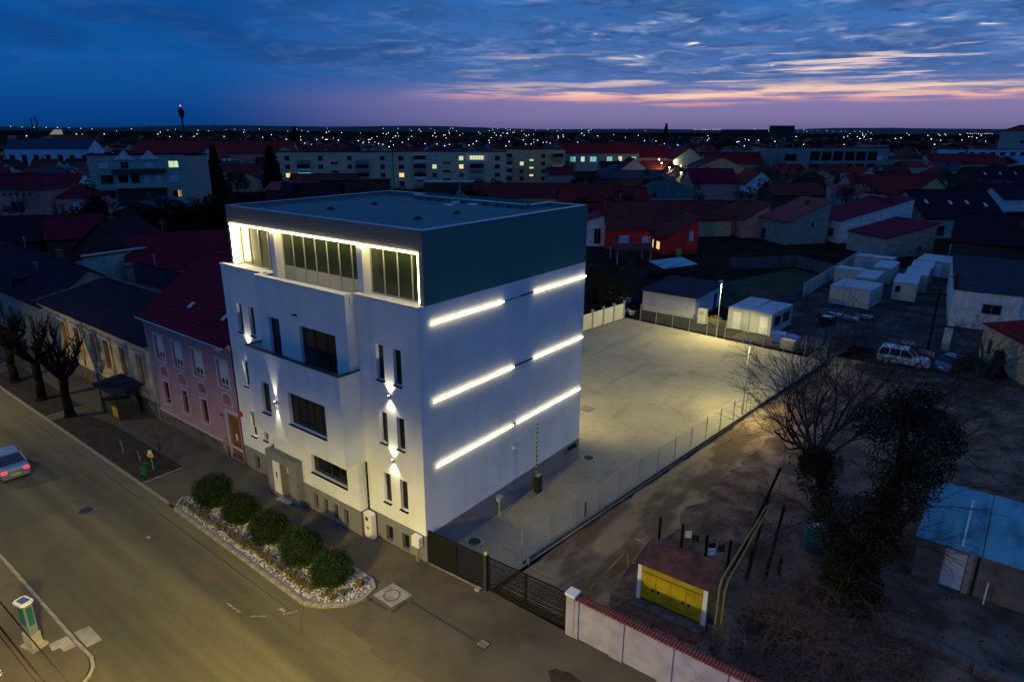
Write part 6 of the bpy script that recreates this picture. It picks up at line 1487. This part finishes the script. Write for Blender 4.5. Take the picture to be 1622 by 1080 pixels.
def bush(label, loc, rx, rz, seed, n=900, m='conifer', size=.3):
    rr = random.Random(seed); t = thing('evergreen_bush', label, 'bush', loc); gm = G()
    for _ in range(9):
        c = (rr.gauss(0, rx * .45), rr.gauss(0, rx * .45), rz * rr.uniform(.5, 1.1)); gm.clump(c, rx * .5, rx * .5, rz * .55, n // 9, size, rr, inner=.2)
    gm.ob('crown', m, t); gm = G()
    for _ in range(4): gm.tube((0, 0, -.1), (rr.gauss(0, .4), rr.gauss(0, .4), rz), .1, .04, 5)
    gm.ob('trunk', 'bark', t)
bush('black rounded evergreen mass left of the office roof', (-122, 47, 0), 6.2, 5.0, 1, 3000, size=.8); bush('taller black evergreen behind the rounded one left of the office', (-115, 52.5, 0), 4.2, 5.6, 2, 2200, size=.8); bush('dark evergreen at the far left of the office top edge', (-110, 46, 0), 2.2, 2.6, 3, 700, size=.45)
bush('dark leafy bush right behind the office corner', (-18.5, 50.5, 0), 2.3, 3.3, 4, 1700, 'ivy', .3); bush('second dark leafy bush behind the white panel wall', (-22.5, 54, 0), 2.4, 3.6, 5, 1400, 'ivy', .3); bush('dark evergreen hedge by the bare scrub at the right edge', (19.4, 50, 0), 1.5, 1.8, 6, 900, 'ivy', .25); bush('dark bushes below the archway in the distance', tuple(at(950, 268, 0)), 8, 6, 7, 900, size=1.0); bush('low dark weeds along the far court fence', (5.5, 47.9, 0), 1.1, .45, 8, 400, 'ivy', .2); bush('low weeds at the left part of the far court fence', (-10, 49.6, 0), 1.4, .5, 9, 300, 'twig', .2)

# ---------------------------------------------------------------- the town beyond
rr = random.Random(2024)
fm = []
for k in range(12):
    w, d, he = rr.uniform(8, 14), rr.uniform(8, 12), rr.uniform(3.2, 5.5); hr = he + rr.uniform(2.2, 3.6)
    rc = ('r_red', 'r_brown', 'r_dark', 'r_maroon', 'r_slate', 'r_brown')[k % 6]; wc = ('w_grey', 'w_beige', 'w_bluegrey', 'w_white', 'w_rose', 'w_brown', 'w_dark')[k % 7]
    gm = G(); x, y = w / 2, d / 2
    gm.add([(-x, -y, 0), (x, -y, 0), (x, y, 0), (-x, y, 0), (-x, -y, he), (x, -y, he), (x, y, he), (-x, y, he), (-x, 0, hr), (x, 0, hr)], [(0, 1, 5, 4), (2, 3, 7, 6), (1, 2, 6, 9, 5), (3, 0, 4, 8, 7)], 0)
    gm.slab([(-x - .3, -y - .3, he - .1), (x + .3, -y - .3, he - .1), (x + .3, 0, hr + .12), (-x - .3, 0, hr + .12)], .12, 1); gm.slab([(-x - .3, 0, hr + .12), (x + .3, 0, hr + .12), (x + .3, y + .3, he - .1), (-x - .3, y + .3, he - .1)], .12, 1)
    gm.box(-x * .4, .6, hr - .8, -x * .4 + .6, 1.2, hr + .9, 1)
    for i in range(3): gm.box(-x + 1 + i * w * .3, -y - .04, 1.1, -x + 2.2 + i * w * .3, -y - .004, 2.5, 2)
    fm.append((gm.mesh('far_house', [wc, rc, 'lit_window' if k % 5 == 1 else 'glass']), rc, wc, w))
adj = {'r_red': 'red tiled', 'r_brown': 'brown tiled', 'r_dark': 'black tiled', 'r_maroon': 'maroon', 'r_slate': 'slate blue'}; wad = {'w_grey': 'grey', 'w_beige': 'beige', 'w_bluegrey': 'blue grey', 'w_white': 'pale', 'w_rose': 'rose', 'w_brown': 'brown', 'w_dark': 'dark'}
occ = []
bpy.context.view_layer.update()
for o in COL.objects:
    if o.parent is None and o.get('category') in ('house', 'apartment block', 'apartment house', 'school', 'hall', 'cabin', 'building'):
        pts = [c.matrix_world @ v.co for c in o.children if c.type == 'MESH' and c.name.startswith('wall') for v in c.data.vertices]
        if pts:
            c = sum(pts, Vector()) / len(pts); occ.append((c.x, c.y, max((p - c).to_2d().length for p in pts)))
for k in range(12): occ.append((st[0][0] + (st[2][0] - st[0][0]) * k / 11, st[0][1] + (st[2][1] - st[0][1]) * k / 11, 9))
def free(x, y, rad):
    for a_, b_, r_ in occ:
        if (x - a_) ** 2 + (y - b_) ** 2 < (rad + r_) ** 2: return False
    return True
cnt = 0; tries = 0; mass = G()
while tries < 20000 and cnt < 1500:
    tries += 1
    dist = 262 + 1560 * rr.random() ** (1.7 if cnt < 285 else 1.1); q = R(AZ + rr.uniform(-41, 41)) 
    if cnt < 285 and dist > 950: continue
    x, y = CAM.x - math.sin(q) * dist, CAM.y + math.cos(q) * dist
    if x > -25 and y < 112: continue
    if y < 12: continue
    me, rc, wc, w = fm[rr.randrange(12)]
    if not free(x, y, w * .62): continue
    occ.append((x, y, w * .5)); a_ = R(42 + 90 * rr.randrange(4) + rr.uniform(-5, 5))
    if cnt < 285:
        o = link('far_house', me, None, (x, y, -.12), a_); tag(o, f'small far {wad[wc]} house with a {adj[rc]} gable roof in the dark town', 'house', f'far {wad[wc]} houses with {adj[rc]} roofs')
    else:
        h = rr.uniform(3, 5); v0 = len(mass.v); w2, d2 = rr.uniform(4, 7), rr.uniform(4, 6); ca_, sa_ = math.cos(a_), math.sin(a_)
        V = [(-w2, -d2, 0), (w2, -d2, 0), (w2, d2, 0), (-w2, d2, 0), (-w2, -d2, h), (w2, -d2, h), (w2, d2, h), (-w2, d2, h), (-w2, 0, h + 3), (w2, 0, h + 3)]
        V = [(x + ca_ * p - sa_ * q_, y + sa_ * p + ca_ * q_, z - .1) for p, q_, z in V]
        mass.add(V, [(0, 1, 5, 4), (2, 3, 7, 6), (1, 2, 6, 9, 5), (3, 0, 4, 8, 7)], rr.randrange(3)); mass.add(V, [(4, 5, 9, 8), (8, 9, 6, 7)], 3 + rr.randrange(3))
    cnt += 1
o = mass.ob('distant_roofs', ['w_grey', 'w_beige', 'w_dark', 'r_red', 'r_brown', 'r_dark']); tag(o, 'mass of small distant roofs merging towards the horizon', 'distant town', kind='stuff')
# far trees: four kinds of bare or dark crowns
tmz = []
for k in range(4):
    r2 = random.Random(k); gm = G().tube((0, 0, -.1), (0, 0, 3.5), .28, .18, 5, 1)
    for _ in range(10): gm.clump((r2.gauss(0, 1.7), r2.gauss(0, 1.7), 5.2 + r2.gauss(0, 1.5)), 1.4, 1.4, 1.4, 42, .8, r2, inner=.2)
    for _ in range(14): gm.tube((0, 0, 3), (r2.gauss(0, 2), r2.gauss(0, 2), r2.uniform(5, 9)), .09, .03, 3, 1)
    tmz.append(gm.mesh('far_tree', ['conifer' if k % 2 else 'twig', 'bark']))
n_ = 0
while n_ < 230:
    dist = 165 + 760 * rr.random() ** 1.5; q = R(AZ + rr.uniform(-40, 40)); x, y = CAM.x - math.sin(q) * dist, CAM.y + math.cos(q) * dist
    if (x > -25 and y < 112) or y < 15 or not free(x, y, 1.5): continue
    k = rr.randrange(4); o = link('far_tree', tmz[k], None, (x, y, 0), rr.random() * 6); s_ = rr.uniform(.5, 1.0); o.scale = (s_, s_, s_ * rr.uniform(.85, 1.2)); n_ += 1
    tag(o, 'dark rounded garden tree among the far roofs' if k % 2 else 'bare brownish garden tree among the far roofs', 'tree', 'dark far garden trees' if k % 2 else 'bare far garden trees')
gm = G()
for _ in range(5200):
    dist = 800 + 4200 * rr.random() ** 1.3; q = R(AZ + rr.uniform(-42, 42)); x, y = CAM.x - math.sin(q) * dist, CAM.y + math.cos(q) * dist
    s_ = rr.uniform(3, 8); gm.ico((x, y, s_ * .5), s_, .8)
o = gm.ob('distant_trees', 'conifer'); tag(o, 'dark distant tree tops filling the plain to the horizon', 'distant trees', kind='stuff')

# water tower, masts, lit church, poplars on the skyline
wt = thing('water_tower', 'slim water tower with a red beacon on the left skyline', 'water tower', (-640, 313, 0)); G().tube((0, 0, 0), (0, 0, 33), .9, .8, 10).ob('shaft', 'w_dark', wt)
G().lathe([(1.0, 30), (2.6, 34), (2.8, 38), (1.0, 40.0), (.3, 40.5)], 14).ob('tank', 'w_dark', wt); G().ico((0, 0, 42), .55).ob('beacon', mat('red_beacon', (1, .1, .1), .5, emit=(1, .08, .10), estr=7, nosample=True), wt)
for k, (px, h_) in enumerate(((245, 26), (344, 32), (1333, 24), (1466, 26))):
    d = at(px, 232, 0) - CAM; d.z = 0; p = Vector((CAM.x, CAM.y, 0)) + d.normalized() * 900
    t = thing('lattice_mast', ('thin mast left of the water tower on the skyline', 'thin mast right of the water tower on the skyline', 'thin mast above the row of lights at right', 'mast beside the bright lights at the right horizon')[k], 'mast', tuple(p)); G().tube((0, 0, 0), (0, 0, h_), .5, .2, 4).ob('pole', 'w_dark', t); G().box(-1.2, -.15, h_ * .8, 1.2, .15, h_ * .82).ob('cross_arm', 'w_dark', t)
lc_ = thing('lit_hall', 'floodlit cream hall with a slanted roof on the left horizon', 'hall', (-1180, 372, 0), R(20)); G().prism([(0, 0), (24, 0), (24, 12), (0, 12)], 0, 8).add([(2, 0, 8), (22, 0, 8), (20, 0, 19), (22, 12, 8), (2, 12, 8), (20, 12, 19)], [(0, 1, 2), (3, 4, 5), (0, 2, 5, 4), (1, 3, 5, 2)]).ob('wall', mat('floodlit', (.6, .5, .3), .8, emit=(.60, .46, .24), estr=.30, nosample=True), lc_)  # wall glows by itself in place of floodlights shining on it
for k, (px, h_) in enumerate(((51, 24), (57, 30), (65, 31))):
    d = at(px, 232, 0) - CAM; d.z = 0; p = Vector((CAM.x, CAM.y, 0)) + d.normalized() * 640; t = thing('poplar', ('left and shortest of three poplars on the left skyline', 'middle one of three poplars on the left skyline', 'right one of three poplars on the left skyline')[k], 'tree', tuple(p)); gm = G()
    for i in range(24): gm.clump((rr.gauss(0, .4), rr.gauss(0, .4), 3 + (h_ - 4) * i / 24), 1.5 * (1 - i / 30), 1.5 * (1 - i / 30), 1.5, 30, .8, rr, inner=.2)
    gm.ob('crown', 'twig', t); G().tube((0, 0, 0), (0, 0, h_ * .6), .4, .15, 6).ob('trunk', 'bark', t)

# lamps of the far town: pole and glowing head, sizes by distance class
cols = (('white', (.80, .95, 1.0)), ('warm', (1.0, .80, .55)), ('greenish', (.75, 1.0, .80)), ('orange', (1.0, .55, .25)))
lm = {}
for nm, c in cols:
    mat('far_lamp_' + nm, c, .5, emit=c, estr=6.0, nosample=True)
    for k in range(6):
        s_ = (.17, .26, .40, .62, .9, 1.25)[k]
        lm[nm, k] = G().ico((0, 0, 8.2), s_).tube((0, 0, 0), (0, 0, 8.2 - s_), .10 + .05 * k, n=4, mi=1).mesh('far_street_lamp', ['far_lamp_' + nm, 'w_dark'])
used = 0
def far_lamp(px, py, nm, sc=1.0):
    global used
    if used >= 298: return
    d = FW + RT * ((px - 811) / FPX) + UP * ((540 - py) / FPX); k = math.hypot(d.x, d.y)
    dist = min(4200, (CAM.z - 8.2) / max(-d.z / k, .0028)); p = Vector((CAM.x + d.x / k * dist, CAM.y + d.y / k * dist, 0))
    z = CAM.z + d.z / k * dist - 8.2
    s_ = min(5, max(0, int(math.log(max(dist, 1) / 260) / math.log(1.75))))
    o = link('far_street_lamp', lm[nm, s_], None, (p.x, p.y, z if abs(z) > .5 else 0)); used += 1
    if sc != 1: o.scale = (sc, sc, 1)
    tag(o, f'tiny {nm} street lamp twinkling in the far town', 'street lamp', f'{nm} street lamps of the far town')
for px, py in ((17, 199), (35, 200), (54, 200.5), (73, 201), (91, 201), (109, 201.5), (128, 202), (146, 203), (42, 214), (98, 213), (121, 211), (130, 211.5), (165, 211), (250, 211), (254, 208), (266, 205), (269, 215), (287, 215), (307, 215), (312, 211), (330, 206), (355, 215), (358, 204), (372, 204), (387, 205), (386, 208), (314, 205), (278, 204), (208, 203), (185, 206)): far_lamp(px, py + 1.5, 'white')
for _ in range(125):
    px = 385 + abs(rr.gauss(0, 1)) * 40 + 440 * rr.random() ** .8; py = 203 + 26 * rr.random() ** 1.5 + max(0, rr.gauss(0, 4)); far_lamp(px, max(py, 203.5), rr.choices(('white', 'warm', 'greenish', 'orange'), (45, 30, 18, 7))[0])
for _ in range(62): far_lamp(860 + 420 * rr.random(), 205 + 28 * rr.random() ** 1.4, rr.choices(('white', 'warm', 'greenish', 'orange'), (55, 18, 20, 7))[0])
for i in range(16): far_lamp(1207 + i * 11.2 + rr.uniform(-2, 2), 206.6 + i * .12, 'warm', .7)
for i in range(14): far_lamp(1101 + i * 3.0 + rr.uniform(-1, 1), 205.4, 'orange', .9)
for i in range(13): far_lamp(1532 + i * 3.0, 212 + rr.uniform(-1, .8), 'orange' if i % 2 else 'warm', .8)
for _ in range(40): far_lamp(1330 + 250 * rr.random(), 211 + 20 * rr.random() ** 1.5, rr.choices(('white', 'warm', 'greenish'), (60, 25, 15))[0])
